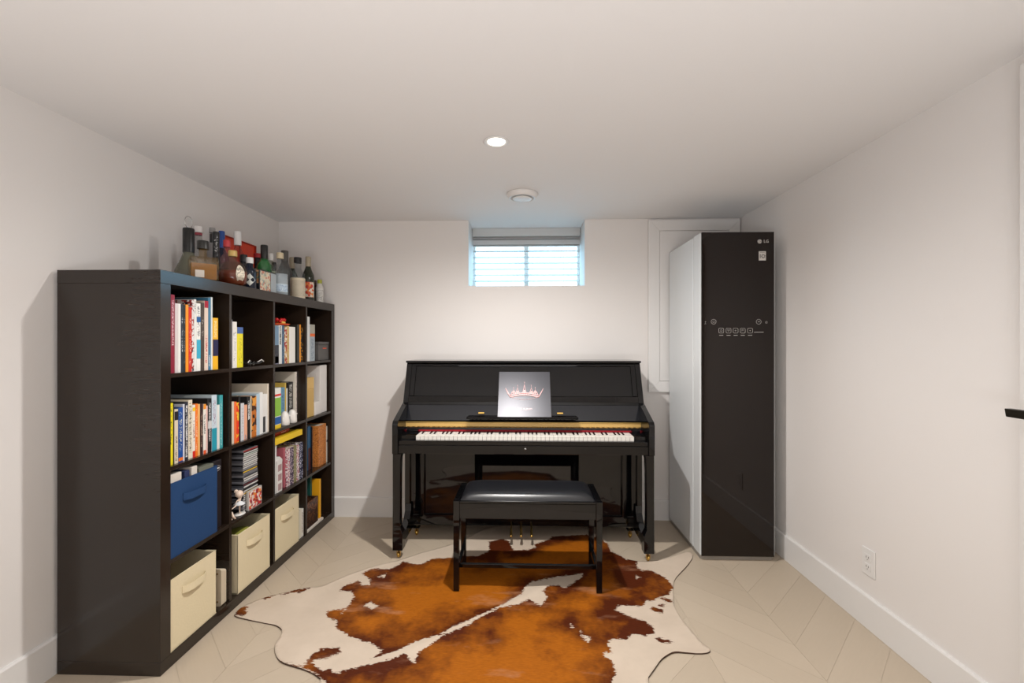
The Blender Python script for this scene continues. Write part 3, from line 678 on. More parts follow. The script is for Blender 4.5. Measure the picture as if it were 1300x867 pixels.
# ---- fabric bins
def bin_(r, p0, p1, xs, ht, colr, label, wd=.27, contents=None):
    y0, y1 = Yof(p0, xs), Yof(p1, xs); z0 = CELLZ[r]+.0008; zt = z0+ht
    t = thing('storage_bin', label, 'bin', (xs-wd/2, (y0+y1)/2, z0), 'fabric storage bins in the bookcase')
    fm = grained('bin_fabric', colr, .85, 160, .25, (1, 1, 1), .05, spec=.2); k = .005
    s = B(); s.box(xs-wd, xs, y0, y1, z0, z0+k); s.box(xs-k, xs, y0, y1, z0, zt, .0015); s.box(xs-wd, xs-wd+k, y0, y1, z0, zt, .0015)
    s.box(xs-wd, xs, y0, y0+k, z0, zt, .0015); s.box(xs-wd, xs, y1-k, y1, z0, zt, .0015)
    s.link('body', fm, t)
    rim = B().tube([(xs-.001, y0+.001, zt), (xs-.001, y1-.001, zt), (xs-wd+.001, y1-.001, zt), (xs-wd+.001, y0+.001, zt)], .0022, 6, closed=True).link('hem', fm, t)
    ym = (y0+y1)/2-.005; hz = z0+ht*.76
    # strap handle: bowed strip
    pts = []
    for i in range(13):
        u = -1+i/6; pts.append((ym+u*.062, .018*(1-u**4)))
    s = B(); tb = bmesh.new(); rows = []
    for (yy, ox) in pts: rows.append([tb.verts.new((xs+.0008+ox+e, yy, hz+zz)) for e, zz in ((0, -.014), (.0018, -.014), (.0018, .014), (0, .014))])
    for A_, B_ in zip(rows, rows[1:]):
        for q in range(4): tb.faces.new((A_[q], A_[(q+1) % 4], B_[(q+1) % 4], B_[q]))
    tb.faces.new(rows[0]); tb.faces.new(rows[-1]); bmesh.ops.recalc_face_normals(tb, faces=tb.faces); s.add(tb, 0); s.link('strap_handle', fm, t)
    return t, y0, y1, zt
cream = (228, 214, 180)
t, y0, y1, zt = bin_(2, 215.7, 276, -1.337, .285, (36, 66, 108), 'navy blue fabric bin in third row nearest cubby')
pw = mat('paper_white', (214, 206, 196), .8)
for k, (u0, u1, dz, m_) in enumerate([(.02, .26, .035, pw), (.3, .42, .03, mat('navy_card', (40, 50, 90), .6)), (.44, .58, .036, pw), (.6, .95, .02, mat('grey_card2', (110, 112, 100), .6))]):
    slab('document_file', ['white document file at near end of the blue bin', 'navy document file in the blue bin', 'narrow white document file in middle of the blue bin', 'grey document file at far end of the blue bin'][k], 'file', -1.58, -1.345, y0+(y1-y0)*u0+.006, y0+(y1-y0)*u1, CELLZ[2]+.007, zt+dz-.005, m_, .001)
bin_(3, 215.7, 274.4, -1.337, .272, cream, 'large cream fabric bin in bottom row nearest cubby')
bin_(3, 302, 342.7, -1.335, .275, cream, 'cream fabric bin in bottom row second cubby, holding yellow green items')
bin_(3, 349.0, 379.4, -1.337, .275, cream, 'cream fabric bin in bottom row third cubby beside booklets')
sb = mat('olive_cloth', (150, 150, 60), .8)
y = (Yof(302, -1.335)+Yof(342.7, -1.335))/2
tag(B().sphere((-1.42, y, CELLZ[3]+.215), .065, 1.05, 1.25, .55, 16).link('rolled_cloth', sb, loc=(-1.42, y, CELLZ[3]+.2)), 'olive rolled cloth inside the second cream fabric bin', 'cloth')
tag(B().sphere((-1.47, y-.0, CELLZ[3]+.12), .08, 1, 1.2, .75, 12).link('folded_cloth', mat('dark_cloth', (60, 58, 52), .9), loc=(-1.47, y, CELLZ[3]+.06)), 'dark folded cloth at the bottom of the second cream bin', 'cloth')
# playing card style boards between bins
yq = Yof(278, -1.36)-.004
for k in range(4):
    t = thing('game_card', 'white oversized card with brown dots, %s of four beside nearest cream bin' % ['nearest', 'second', 'third', 'farthest'][k], 'card', (-1.40, yq+k*.018, CELLZ[3]), 'oversized cards beside the bin')
    ya = yq+k*.0085
    poly = [(-1.345-.006*k, 0), (-1.345-.006*k, 0)]
    x1 = -1.347; x0 = -1.45; zA, zB = CELLZ[3]+.0006, CELLZ[3]+.165-.004*k; rr = .008
    pts = []
    for cx_, cz_, a0 in ((x1-rr, zA+rr, -90), (x1-rr, zB-rr, 0), (x0+rr, zB-rr, 90), (x0+rr, zA+rr, 180)):
        for q in range(4): an = math.radians(a0+q*30); pts.append((cx_+rr*math.cos(an), cz_+rr*math.sin(an)))
    B().prism(pts, 'y', ya, ya+.0078).link('card', mat('card_white', (214, 200, 176), .6), t)
    for (xx, zz) in ((x1-.018, zB-.02), (x1-.018, zA+.02), (x1-.05, (zA+zB)/2)):
        B().lathe([(0, 0), (.0045, 0), (.0045, .0006), (0, .0006)], xx, ya, zz, 10, rot=Matrix.Rotation(PI/2, 3, 'X')).link('dot', mat('brown_dot', (130, 100, 50), .6), t)
# third row nearest: dark script box beside the bin
yk = CELLY[0]+.262
sbx = thing('dark_box', 'dark box with white oval mark beside the navy blue bin', 'box', (-1.42, yk+.03, CELLZ[2]))
B().box(-1.56, -1.36, yk, yk+.058, CELLZ[2]+E, CELLZ[2]+.3, .002).link('carton', mat('dark_card', (34, 28, 32), .5), sbx)
B().tube([(-1.3595, yk+.029+.02*math.cos(q), CELLZ[2]+.265+.012*math.sin(q)) for q in [i*2*PI/16 for i in range(16)]], .0008, 5, closed=True).link('oval_mark', mat('pale_print', (200, 196, 196), .5), sbx)
B().box(-1.36, -1.3594, yk+.015, yk+.043, CELLZ[2]+.262, CELLZ[2]+.268).link('script_bar', mat('pale_print', (200, 196, 196), .5), sbx)
# ---- CD stacks
ORD = ['lowest','second','third','fourth','fifth','sixth','seventh','eighth','ninth','tenth','eleventh','twelfth','thirteenth','fourteenth','fifteenth','sixteenth','seventeenth','eighteenth','nineteenth','twentieth','twenty-first','twenty-second','twenty-third','twenty-fourth','twenty-fifth','twenty-sixth','twenty-seventh','twenty-eighth','twenty-ninth','thirtieth']
def cds(x1, y0, dy, z0, n, lab, grp, seed, jig=.004):
    rnd = random.Random(seed); z = z0
    cols = [((34, 34, 36), 'black'), ((206, 204, 200), 'white'), ((120, 120, 124), 'grey'), ((60, 60, 66), 'charcoal'), ((196, 194, 190), 'silver'), ((150, 44, 40), 'red'), ((50, 110, 150), 'blue'), ((206, 170, 60), 'yellow'), ((90, 40, 44), 'maroon'), ((178, 190, 180), 'pale green')]
    caseb = [mat('disc_case_plastic', c, .2) for c in ((40, 40, 44), (92, 92, 98), (128, 128, 134))]
    for k in range(n):
        c_, cn = rnd.choice([cols[1], cols[4]]+cols if k % 2 == 0 else [cols[1], cols[4], cols[2]]); th_ = rnd.choice([.0098, .0102, .0105])
        jx, jy = rnd.uniform(-jig, 0), rnd.uniform(0, jig)
        t = thing('disc_case', '%s-spined disc case, %s from the bottom of %s' % (cn, ORD[k], lab), 'disc case', (x1-.07, y0+dy/2, z), grp)
        B().box(x1-.14+jx, x1+jx, y0+jy, y0+dy+jy, z+.0003, z+th_-.0004, .0008).link('case', caseb[(k*5) % 3], t)
        B().box(x1+jx, x1+jx+.0006, y0+jy+.002, y0+dy+jy-.002, z+.0018, z+th_-.0018).link('spine_card', mat('spine_card', c_, .35), t)
        z += th_
    return z
cds(-1.362, Yof(309, -1.362), Yof(327.3, -1.362)-Yof(309, -1.362), CELLZ[2]+.0002, 29, 'the tall stack', 'disc cases in the tall stack', 3)
cds(-1.40, CELLY[1]+.004, .075, CELLZ[2]+.0002, 21, 'the short stack', 'disc cases in the short stack', 9)
# colourful case standing in front
fy0, fy1 = Yof(315.5, -1.345), Yof(332.5, -1.345)
fc = thing('picture_card', 'small square card of red and orange figures leaning on the disc stack', 'card', (-1.345, (fy0+fy1)/2, CELLZ[2]))
B().box(-1.357, -1.345, fy0, fy1, CELLZ[2]+E, CELLZ[2]+.092, .001).link('card', mat('card_grey', (188, 184, 180), .4), fc)
B().box(-1.345, -1.3444, fy0+.004, fy1-.004, CELLZ[2]+.004, CELLZ[2]+.088).link('picture', speckled('picture_print', [(220, 200, 190), (210, 60, 60), (225, 140, 60), (235, 225, 220), (150, 40, 50)], 90), fc)
# ballerina figurine
skinm = mat('porcelain', (236, 214, 196), .35); dress = mat('white_dress', (226, 230, 234), .4)
bx, by = -1.338, Yof(310.5, -1.338); bz = CELLZ[2]+E
bal = thing('ballerina_figurine', 'small white ballerina figurine on a round base before the disc stacks', 'figurine', (bx, by, bz))
B().lathe([(0, 0), (.026, 0), (.028, .002), (.026, .005), (0, .005)], bx-.024, by, bz, 28, sx=.8, sy=1.1).link('base', thm, bal)
def skin(name, verts, edges, rad, m, parent, root=0):
    me = bpy.data.meshes.new(name); off = WL[parent.name]
    me.from_pydata([tuple(Vector(v)-off) for v in verts], edges, []); o = bpy.data.objects.new(name, me); C.objects.link(o)
    md = o.modifiers.new('s', 'SKIN'); 
    for i, r in enumerate(rad): me.skin_vertices[0].data[i].radius = (r, r)
    me.skin_vertices[0].data[root].use_root = True; md.use_smooth_shade = True
    sb_ = o.modifiers.new('b', 'SUBSURF'); sb_.levels = sb_.render_levels = 1
    bpy.context.view_layer.update(); nm = bpy.data.meshes.new_from_object(o.evaluated_get(bpy.context.evaluated_depsgraph_get()))
    bpy.data.objects.remove(o); nm.materials.clear(); nm.materials.append(m); no = bpy.data.objects.new(name, nm); C.objects.link(no); no.parent = parent
    return no
X0 = bx-.024
vv = [(X0, by, bz+.055), (X0, by-.002, bz+.072), (X0, by-.004, bz+.083), (X0, by, bz+.03), (X0, by, bz+.006), (X0-.001, by-.026, bz+.05), (X0-.002, by-.055, bz+.044),
      (X0+.002, by+.014, bz+.084), (X0+.004, by+.034, bz+.092), (X0-.002, by-.018, bz+.07), (X0, by-.03, bz+.062), (X0+.008, by+.003, bz+.0065)]
skin('body', vv, [(0, 1), (1, 2), (0, 3), (3, 4), (4, 11), (0, 5), (5, 6), (1, 7), (7, 8), (1, 9), (9, 10)], [.0055, .006, .003, .0038, .0024, .0036, .0016, .0022, .0014, .0022, .0014, .002], skinm, bal)
B().sphere((X0+.002, by-.006, bz+.1), .0175, 1, 1.08, .95, 18).link('head', skinm, bal)
B().lathe([(.004, .008), (.016, .002), (.026, -.006), (.025, -.007), (.013, -.001), (.004, .004)], X0, by-.002, bz+.056, 20).link('tutu', dress, bal)
B().sphere((X0-.012, by-.008, bz+.112), .009, seg=10).link('hair_bun', skinm, bal)
for dy in (.002, .012): B().sphere((X0+.018, by+dy-.006, bz+.098), .0013, seg=8).link('eye', mat('eye_dark', (60, 40, 40), .4), bal)
sh = thing('figurine_legs', 'pair of small white figurine legs on the shelf left of the ballerina', 'ornament', (-1.345, CELLY[1]+.015, bz))
for k in (0, 1): B().tube([(-1.36+.012*k, CELLY[1]+.008+.012*k, bz+.05-.01*k), (-1.356+.012*k, CELLY[1]+.010+.012*k, bz+.02), (-1.344+.006*k, CELLY[1]+.016+.014*k, bz+.006)], [.0035, .005, .004], 8).link('figurine_leg', skinm, sh)  # legs and feet of a second, partly hidden figurine

# ---------------------------------------------------------------- bottles on the bookcase
ZT = SH+.0003
def glass(name, c, rough=.03, al=.38):
    m = mat(name, c, rough, 0, noise=0, spec=.8); m.node_tree.nodes['Principled BSDF'].inputs['Alpha'].default_value = al; return m
clear = glass('clear_glass', (110, 116, 116), al=.26)
def gl(c): return glass('tinted_glass', c, al=.3)
def bottle(name, label, p, X, ty, wpx, prof, body, cap, capz=.84, label_m=None, lz=(.1, .42), liq=None, liqz=.4, capr=1.15, neck_r=.33, lw=1.1, la=0, square=False, capm=None, extra=None, rotz=.3):
    Y = Yof(p, X); d = dep(X, Y); r = wpx/2*d/F; h = Zof(ty, X, Y)-ZT
    t = thing(name, label, 'bottle', (X, Y, ZT), 'bottles standing on top of the bookcase')
    face = math.atan2(-Y, -X)+la
    nr = r*neck_r
    P = {'wine': [(0, 0), (r*.9, 0), (r, .01), (r, h*.52), (r*.93, h*.6), (r*.6, h*.7), (nr, h*.78), (nr, h*.97), (nr*.8, h*.985), (0, h*.985)],
         'spirit': [(0, 0), (r*.92, 0), (r, .008), (r, h*.55), (r*.96, h*.61), (r*.6, h*.68), (nr, h*.74), (nr, h*.96), (0, h*.96)],
         'round': [(0, 0), (r*.7, 0), (r*.92, h*.1), (r, h*.28), (r*.97, h*.45), (r*.75, h*.62), (nr*1.1, h*.72), (nr, h*.78), (nr, h*.96), (0, h*.96)],
         'cone': [(0, 0), (r*.96, 0), (r, .012), (r*.72, h*.28), (r*.45, h*.45), (nr, h*.56), (nr, h*.98), (0, h*.98)],
         'small': [(0, 0), (r*.95, 0), (r, .006), (r, h*.66), (r*.8, h*.74), (nr, h*.79), (nr, h*.96), (0, h*.96)]}[prof]
    R_ = Matrix.Rotation(rotz, 3, 'Z')
    if square:
        hs = h*.58; s = B(); s.box(X-r*.82, X+r*.82, Y-r*.82, Y+r*.82, ZT, ZT+hs, r*.12, rot=R_, seg=2)
        s.lathe([(nr*1.5, hs-.001), (nr, hs+.008), (nr, h*.96), (0, h*.96)], X, Y, ZT, 18); s.link('glass_body', body, t)
    else: B().lathe(P, X, Y, ZT, 28).link('glass_body', body, t)
    if liq is not None:
        lm = mat('liquid', liq, .1, 0, noise=0)
        if square: B().box(X-r*.72, X+r*.72, Y-r*.72, Y+r*.72, ZT+.006, ZT+h*liqz, .002, rot=R_).link('liquid', lm, t)
        else:
            q = [(max(a_-.0025, 0), min(b_, h*liqz)) for a_, b_ in P if b_ < h*liqz]; q = [(a_, max(b_, .005)) for a_, b_ in q]
            B().lathe(q+[(q[-1][0], h*liqz), (0, h*liqz)], X, Y, ZT, 24).link('liquid', lm, t)
    if cap: 
        cr_ = nr*capr
        B().lathe([(cr_, h*capz), (cr_, h*.985), (cr_*.92, h), (0, h), (0, h*.97)], X, Y, ZT, 20).link('cap', capm or mat('cap', cap, .35), t)
    if label_m is not None:
        z0, z1 = h*lz[0], h*lz[1]
        if square:
            s = B(); s.box(X-r*.62, X+r*.62, Y-r*.82-.0008, Y-r*.82, ZT+z0, ZT+z1, rot=R_, piv=(X, Y, ZT+z0)); s.box(X+r*.82, X+r*.82+.0008, Y-r*.62, Y+r*.62, ZT+z0, ZT+z1, rot=R_, piv=(X, Y, ZT+z0)); s.link('label', label_m, t)
        else:
            def rad(z):
                for (a_, b_), (c_, d_) in zip(P[1:], P[2:]):
                    if b_ <= z <= d_ and d_ > b_: return a_+(c_-a_)*(z-b_)/(d_-b_)
                return r
            B().lathe([(rad(z0+(z1-z0)*q/6)+.0006, z0+(z1-z0)*q/6) for q in range(7)], X, Y, ZT, 14, a0=face-lw, a1=face+lw).link('label', label_m, t)
    return t, X, Y, h, r, face
prt = lambda c, i, s=70, th=.55: printed('label_print', c, i, .1, .9, s, th, 0, 1)
# 1 flask with black wrapped neck, tag and ring
t, X, Y, h, r, fa = bottle('flask', 'olive cone-shaped flask with black wrapped neck, hang tag and wire ring', 239.5, -1.56, 290, 38, 'cone', mat('olive_glass', (98, 98, 84), .15), (14, 14, 15), .57, capr=1.12, neck_r=.3)
B().tube([(X, Y+.026*math.cos(q)*.9, ZT+h+.028+.028*math.sin(q)) for q in [i*2*PI/24 for i in range(24)]], .0016, 6, closed=True).link('wire_ring', chrome, t)
B().box(X+r*.5, X+r*.5+.003, Y-.012, Y+.012, ZT+.06, ZT+.13, .001, rot=Matrix.Rotation(.45, 3, 'X') @ Matrix.Rotation(-.3, 3, 'Y')).link('hang_tag', mat('tag_black', (18, 18, 20), .5), t)
# rear row
bottle('spirit_bottle', 'clear bottle with white cap and red ring behind the amber square bottle', 251.8, -1.64, 287.5, 17, 'spirit', clear, (232, 228, 226), .9, neck_r=.48, label_m=mat('red_ring', (150, 40, 60), .4), lz=(.86, .895), lw=PI*.99, la=0)
bottle('spirit_bottle', 'silver-capped bottle with black neck strip behind the amber square bottle', 269.4, -1.62, 289.3, 17, 'spirit', glass('smoke_glass', (110, 110, 114)), (150, 148, 146), .92, neck_r=.36, label_m=mat('black_strip', (28, 24, 26), .4), lz=(.76, .9), lw=.9)
bottle('spirit_bottle', 'matte black tapering bottle behind the round amber bottle', 274.2, -1.50, 294.5, 20, 'cone', mat('black_glass', (20, 20, 24), .12), (22, 22, 26), .8, neck_r=.38, label_m=printed('white_dots', (20, 20, 24), (200, 200, 200), .1, .9, 40, .62, 0, 1), lz=(.6, .97), lw=.5, capr=1.02)
bottle('spirit_bottle', 'bottle with royal blue foil neck beside the orange box', 281.5, -1.65, 293.6, 17, 'spirit', mat('navy_glass', (28, 34, 60), .1), (34, 80, 160), .62, neck_r=.36)
bottle('decanter', 'pinkish glass decanter with red cap behind the round amber bottle', 288, -1.52, 305, 22, 'round', gl((150, 90, 90)), (205, 60, 66), .86, neck_r=.32, liq=(180, 110, 100), liqz=.35)
bottle('wine_bottle', 'rose-tinted bottle with tall white cap in front of the orange box', 301.8, -1.57, 294.2, 18, 'spirit', gl((150, 60, 50)), (236, 234, 232), .78, neck_r=.4, liq=(150, 50, 40), liqz=.5)
# orange box, open tray leaning on the wall
Yo0, Yo1 = Yof(284.5, -1.69), Yof(327.5, -1.69)
zo = Zof(299.5, -1.69, Yo0+.05)
ob = thing('orange_box', 'bright orange-red open presentation box standing against the wall behind bottles', 'box', (-1.69, (Yo0+Yo1)/2, ZT))
om = mat('orange_lacquer', (234, 66, 26), .4); od = mat('orange_edge', (168, 36, 18), .4)
B().box(-1.715, -1.708, Yo0, Yo1, ZT, zo, .001).link('back_board', om, ob)
for a_, b_ in ((Yo0, Yo0+.007), (Yo1-.007, Yo1), ((Yo0+Yo1)/2-.003, (Yo0+Yo1)/2+.003)): B().box(-1.708, -1.699, a_, b_, ZT, zo, .001).link('side', od, ob)
B().box(-1.708, -1.699, Yo0+.007, Yo1-.007, zo-.006, zo, .001).link('top_edge', od, ob)
em_ = mat('gold_print', (230, 180, 90), .4); yc = Yof(314, -1.70); zc_ = ZT+.16
B().tube([(-1.7072, yc+.016*math.cos(q), zc_+.014+.012*math.sin(q)) for q in [PI+i*PI/10 for i in range(11)]], .0014, 6).link('antler_mark', em_, ob)
B().tube([(-1.7072, yc, zc_+.002), (-1.7072, yc-.004, zc_-.02), (-1.7072, yc+.006, zc_-.036)], .0014, 6).link('stem_mark', em_, ob)
# front row
tql = speckled('blue_gold_label', [(40, 70, 140), (60, 90, 160), (210, 180, 110), (150, 160, 180)], 110)
t, X, Y, h, r, fa = bottle('tequila_bottle', 'square amber spirit bottle with black stopper, nearest on the bookcase front', 257.8, -1.42, 306, 37, 'spirit', gl((120, 90, 30)), (34, 34, 32), .8, square=True, neck_r=.24, liq=(158, 98, 14), liqz=.42, rotz=.72, capr=1.5)
R_ = Matrix.Rotation(.72, 3, 'Z')
B().box(X+r*.82, X+r*.82+.0008, Y-r*.45, Y+r*.55, ZT+.02, ZT+h*.52, rot=R_, piv=(X, Y, ZT)).link('oval_label', tql, t)
B().box(X-r*.5, X-r*.0, Y-r*.82-.0008, Y-r*.82, ZT+.014, ZT+.045, rot=R_, piv=(X, Y, ZT)).link('paper_label', mat('paper_white', (214, 206, 196), .8), t)
t, X, Y, h, r, fa = bottle('whisky_bottle', 'round clear bottle of dark red-amber liquor with gold cap and oval label', 295.5, -1.4, 318.3, 33, 'round', gl((90, 70, 50)), (196, 164, 96), .84, neck_r=.24, liq=(116, 34, 10), liqz=.42, capr=1.25)
q = []
for i in range(20):
    an = i*2*PI/20; q.append((math.cos(an), math.sin(an)))
tb = bmesh.new(); fv = []; cen_a = fa+.55
for i, (u, v) in enumerate(q):
    aa = cen_a+u*.34; zz = h*.33+v*h*.25; rr_ = r*1.0-.004*abs(v)**2*3; fv.append(tb.verts.new((X+rr_*math.cos(aa)*1.01, Y+rr_*math.sin(aa)*1.01, ZT+zz)))
c0 = tb.verts.new((X+r*1.06*math.cos(cen_a), Y+r*1.06*math.sin(cen_a), ZT+h*.33))
for i in range(20): tb.faces.new((c0, fv[i], fv[(i+1) % 20]))
bmesh.ops.recalc_face_normals(tb, faces=tb.faces)
s = B(); s.add(tb, 0, True); s.link('oval_label', prt((226, 216, 196), (60, 50, 50), 60, .6), t)
bottle('liqueur_bottle', 'dark bottle with wide black cap right of the round amber bottle', 309.5, -1.49, 323.5, 15, 'spirit', mat('black_glass', (20, 20, 24), .12), (24, 23, 24), .8, neck_r=.5, capr=1.1)
t, X, Y, h, r, fa = bottle('gin_bottle', 'dark navy bottle with white cap and white diamond label', 317.2, -1.425, 327, 15, 'spirit', mat('navy_gloss', (20, 28, 46), .08), (232, 232, 230), .82, neck_r=.48)
tb = bmesh.new(); zz = ZT+h*.32
P4 = [(-1.15, 0), (0, -.035), (1.0, 0), (0, .035)]
ring = []
for u, v in ((-1.1, 0), (-.55, -.5), (0, -1), (.5, -.5), (1.0, 0), (.5, .5), (0, 1), (-.55, .5)): ring.append(tb.verts.new((X+(r+.001)*math.cos(fa+u*.9), Y+(r+.001)*math.sin(fa+u*.9), zz+v*.032)))
c0 = tb.verts.new((X+(r+.0014)*math.cos(fa), Y+(r+.0014)*math.sin(fa), zz))
for i in range(8): tb.faces.new((c0, ring[i], ring[(i+1) % 8]))
bmesh.ops.recalc_face_normals(tb, faces=tb.faces); s = B(); s.add(tb); s.link('diamond_label', mat('label_white', (214, 216, 210), .5), t)
bottle('liqueur_bottle', 'small dark bottle with red cap beside the green bottle', 327, -1.58, 322, 13, 'spirit', mat('black_glass', (20, 20, 24), .12), (170, 24, 34), .9, neck_r=.6, label_m=mat('label_stripe', (190, 180, 160), .5), lz=(.6, .64), lw=1.3)
bottle('liqueur_bottle', 'green glass bottle with long black neck sleeve', 335.5, -1.485, 311.3, 17, 'spirit', glass('green_glass', (30, 120, 55), .03, .7), (26, 25, 24), .7, neck_r=.46, capr=1.08, liq=(16, 70, 34), liqz=.5)
bottle('liqueur_bottle', 'pale bottle with white cap just right of the green bottle', 343.4, -1.52, 322, 13, 'spirit', gl((130, 140, 120)), (230, 228, 224), .84, neck_r=.45, label_m=prt((190, 196, 170), (60, 60, 40)), lz=(.3, .6))
# decorated carton
Yc0 = Yof(324.9, -1.41)
dc = thing('decorated_carton', 'square dark carton with pale illustrated panels on the bookcase edge', 'box', (-1.43, Yc0+.07, ZT))
zt_ = Zof(343.5, -1.40, Yc0+.05); Yc1 = Yof(352, -1.385)
B().box(-1.45, -1.39, Yc0, Yc1, ZT, zt_, .002).link('carton', mat('carton_dark', (26, 28, 34), .4), dc)
ill = speckled('illustration', [(216, 196, 166), (222, 206, 180), (200, 130, 110), (205, 200, 180), (150, 160, 150)], 90)
w3 = (Yc1-Yc0)
B().box(-1.39, -1.3892, Yc0+.004, Yc0+w3*.62, ZT+.004, zt_-.006).link('picture_panel', ill, dc)
B().box(-1.39, -1.3892, Yc0+w3*.65, Yc1-.003, ZT+.004, zt_-.006).link('mirror_panel', mat('silver_card', (170, 178, 182), .3), dc)
B().box(-1.446, -1.396, Yc0-.0006, Yc0, ZT+.045, zt_-.004).link('side_picture', speckled('illustration', [(90, 110, 80), (160, 110, 70), (190, 150, 110), (60, 80, 60)], 70), dc)
bottle('wine_bottle', 'dark-necked bottle half hidden between green bottle and clear bottle', 347.8, -1.56, 333, 12, 'spirit', mat('black_glass', (20, 20, 24), .12), (26, 24, 26), .8, neck_r=.4)
bottle('gin_bottle', 'clear glass bottle with black and cream stopper and blue label', 355.5, -1.40, 321, 19, 'spirit', clear, (206, 190, 158), .86, neck_r=.38, label_m=prt((200, 216, 226), (70, 110, 160), 100, .55), lz=(.08, .26), liq=(200, 212, 220), liqz=.5)
bottle('swing_top_bottle', 'smoky grey bottle with metal swing top behind the clear bottle', 361.5, -1.55, 318.4, 18, 'wine', glass('smoke_grey_glass', (90, 90, 88), .05, .75), (92, 90, 86), .78, neck_r=.42)
bottle('wine_bottle', 'green-black wine bottle with beige capsule behind the cream-labelled bottle', 370.8, -1.6, 327, 14, 'wine', mat('wine_glass_dark', (44, 48, 36), .08), (176, 164, 140), .76, neck_r=.42)
bottle('rum_bottle', 'clear bottle with black cap and large cream paper label', 378, -1.425, 327, 17.5, 'spirit', clear, (28, 26, 28), .87, neck_r=.46, label_m=prt((226, 212, 186), (70, 60, 60), 110, .6), lz=(.03, .5), lw=1.35, liq=(214, 206, 190), liqz=.52)
t, X, Y, h, r, fa = bottle('wine_bottle', 'dark wine bottle with beige capsule and orange picture label', 391.2, -1.43, 326, 14.5, 'wine', mat('wine_glass_dark', (44, 48, 36), .08), (176, 164, 140), .78, neck_r=.4, label_m=speckled('orange_label', [(228, 214, 196), (214, 90, 40), (235, 225, 210), (200, 60, 40), (230, 140, 60)], 60), lz=(.1, .43))
bottle('bitters_bottle', 'small dark red-brown bottle behind the last wine bottle', 399.6, -1.455, 356, 8, 'small', mat('brown_glass', (60, 26, 22), .1), (60, 24, 22), .8, neck_r=.5)
bottle('bitters_bottle', 'small white-wrapped bottle with yellow-green cap at far end', 405.8, -1.4, 355.3, 9, 'small', mat('white_wrap', (214, 210, 204), .5), (176, 180, 60), .84, neck_r=.6, capr=1.05, label_m=prt((222, 220, 214), (110, 110, 110), 60, .58), lz=(.05, .62))

# ---------------------------------------------------------------- piano
pn = thing('upright_piano', 'glossy black upright piano with open keyboard against the back wall', 'piano', (-.012, 2.78, 0))
PL, PR = -.747, .722
side = [(3.05, .085), (3.05, 1.094), (2.80, 1.094), (2.705, .856), (2.672, .846), (2.655, .838), (2.492, .778), (2.478, .762), (2.478, .594), (2.745, .594), (2.745, .085)]
for a_, b_ in ((PL, PL+.032), (PR-.032, PR)): B().prism(side, 'x', a_, b_, bev=.0025).link('side_panel', gloss, pn)
iL, iR = PL+.0325, PR-.0325
B().box(PL-.004, PR+.004, 2.785, 3.055, 1.0945, 1.108, .003, seg=2).link('top_lid', gloss, pn)
# upper panel: sloping frame with inset
def slope(name, x0, x1, u0, u1, th, off=0, m=gloss, bev=.0015):
    # u along slope from (2.712,.858) to (2.802,1.094)
    A0 = Vector((2.712, .858)); A1 = Vector((2.802, 1.093)); d_ = (A1-A0); n_ = Vector((-d_.y, d_.x)).normalized()
    p = [A0+d_*u0+n_*off, A0+d_*u1+n_*off, A0+d_*u1-n_*th, A0+d_*u0-n_*th]
    return B().prism([tuple(q) for q in p], 'x', x0, x1, bev=bev).link(name, m, pn)
B().box(iL, iR, 2.706, 2.724, .8585, .893, .001).link('lower_rail', gloss, pn)
slope('top_rail', iL, iR, .925, 1, .02)
slope('stile', iL, iL+.028, .155, .925, .02); slope('stile', iR-.028, iR, .155, .925, .02)
slope('upper_panel', iL+.028, iR-.028, .155, .925, .014, -.008)
B().box(iL, iR, 2.712, 2.74, .842, .858).link('rail_shadow_gap', satin, pn)
fbp = [(2.668, .752), (2.698, .842), (2.712, .842), (2.682, .748)]
B().prism(fbp, 'x', iL, iR, bev=.0015).link('fallboard', mat('fallboard_black', (16, 18, 24), .12), pn)
for p in (611, 711):
    xx = Xof(p, 2.675); B().box(xx-.018, xx+.018, 2.669, 2.6815, .792, .801, .0005, rot=Matrix.Rotation(-.32, 3, 'X')).link('brass_plate', brass, pn)
B().box(-.34, .312, 2.575, 2.676, .775, .7835, .002).link('music_shelf', gloss, pn)
B().box(-.34, .312, 2.575, 2.583, .7838, .79, .001).link('shelf_lip', gloss, pn)
hg = B(); hg.box(iL, iR, 2.648, 2.653, .7165, .743, .0008)
hg.tube([(iL, 2.648, .7445), (iR, 2.648, .7445)], .0035, 8)
hg.link('brass_hinge', grained('hinge_brass', (205, 168, 98), .32, 30, .3, (8, 1, 1), .15), pn)
# knuckles of the hinge
kb = B(); xx = iL+.01
while xx < iR-.02:
    kb.tube([(xx, 2.6475, .717), (xx+.028, 2.6475, .717)], .0036, 8); xx += .031
kb.link('hinge_knuckles', mat('hinge_brass_pin', (150, 116, 60), .35, .8), pn)
B().box(iL, iR, 2.657, 2.70, .693, .714).link('key_cover_board', mat('dark_grey_board', (40, 40, 42), .3), pn)
B().box(iL, iR, 2.650, 2.6565, .690, .699).link('red_felt', mat('red_felt', (150, 20, 34), .9), pn)
B().box(iL, iR, 2.49, 2.76, .594, .642, .002).link('keybed', gloss, pn)
B().box(iL, iR, 2.494, 2.522, .6425, .667, .002).link('key_slip', gloss, pn)
K0, K1 = -.6236, .62
for a_, b_ in ((iL, K0-.002), (K1+.002, iR)):
    B().box(a_, b_, 2.524, 2.70, .6425, .692, .003).link('key_block', gloss, pn)
    B().box(a_+.01, b_-.01, 2.62, 2.69, .6925, .704, .002).link('key_block_cap', gloss, pn)
wkm_ = mat('ivory_key', (240, 236, 228), .22, noise=.02); bkm = mat('ebony_key', (14, 13, 14), .2)
kw = (K1-K0)/52
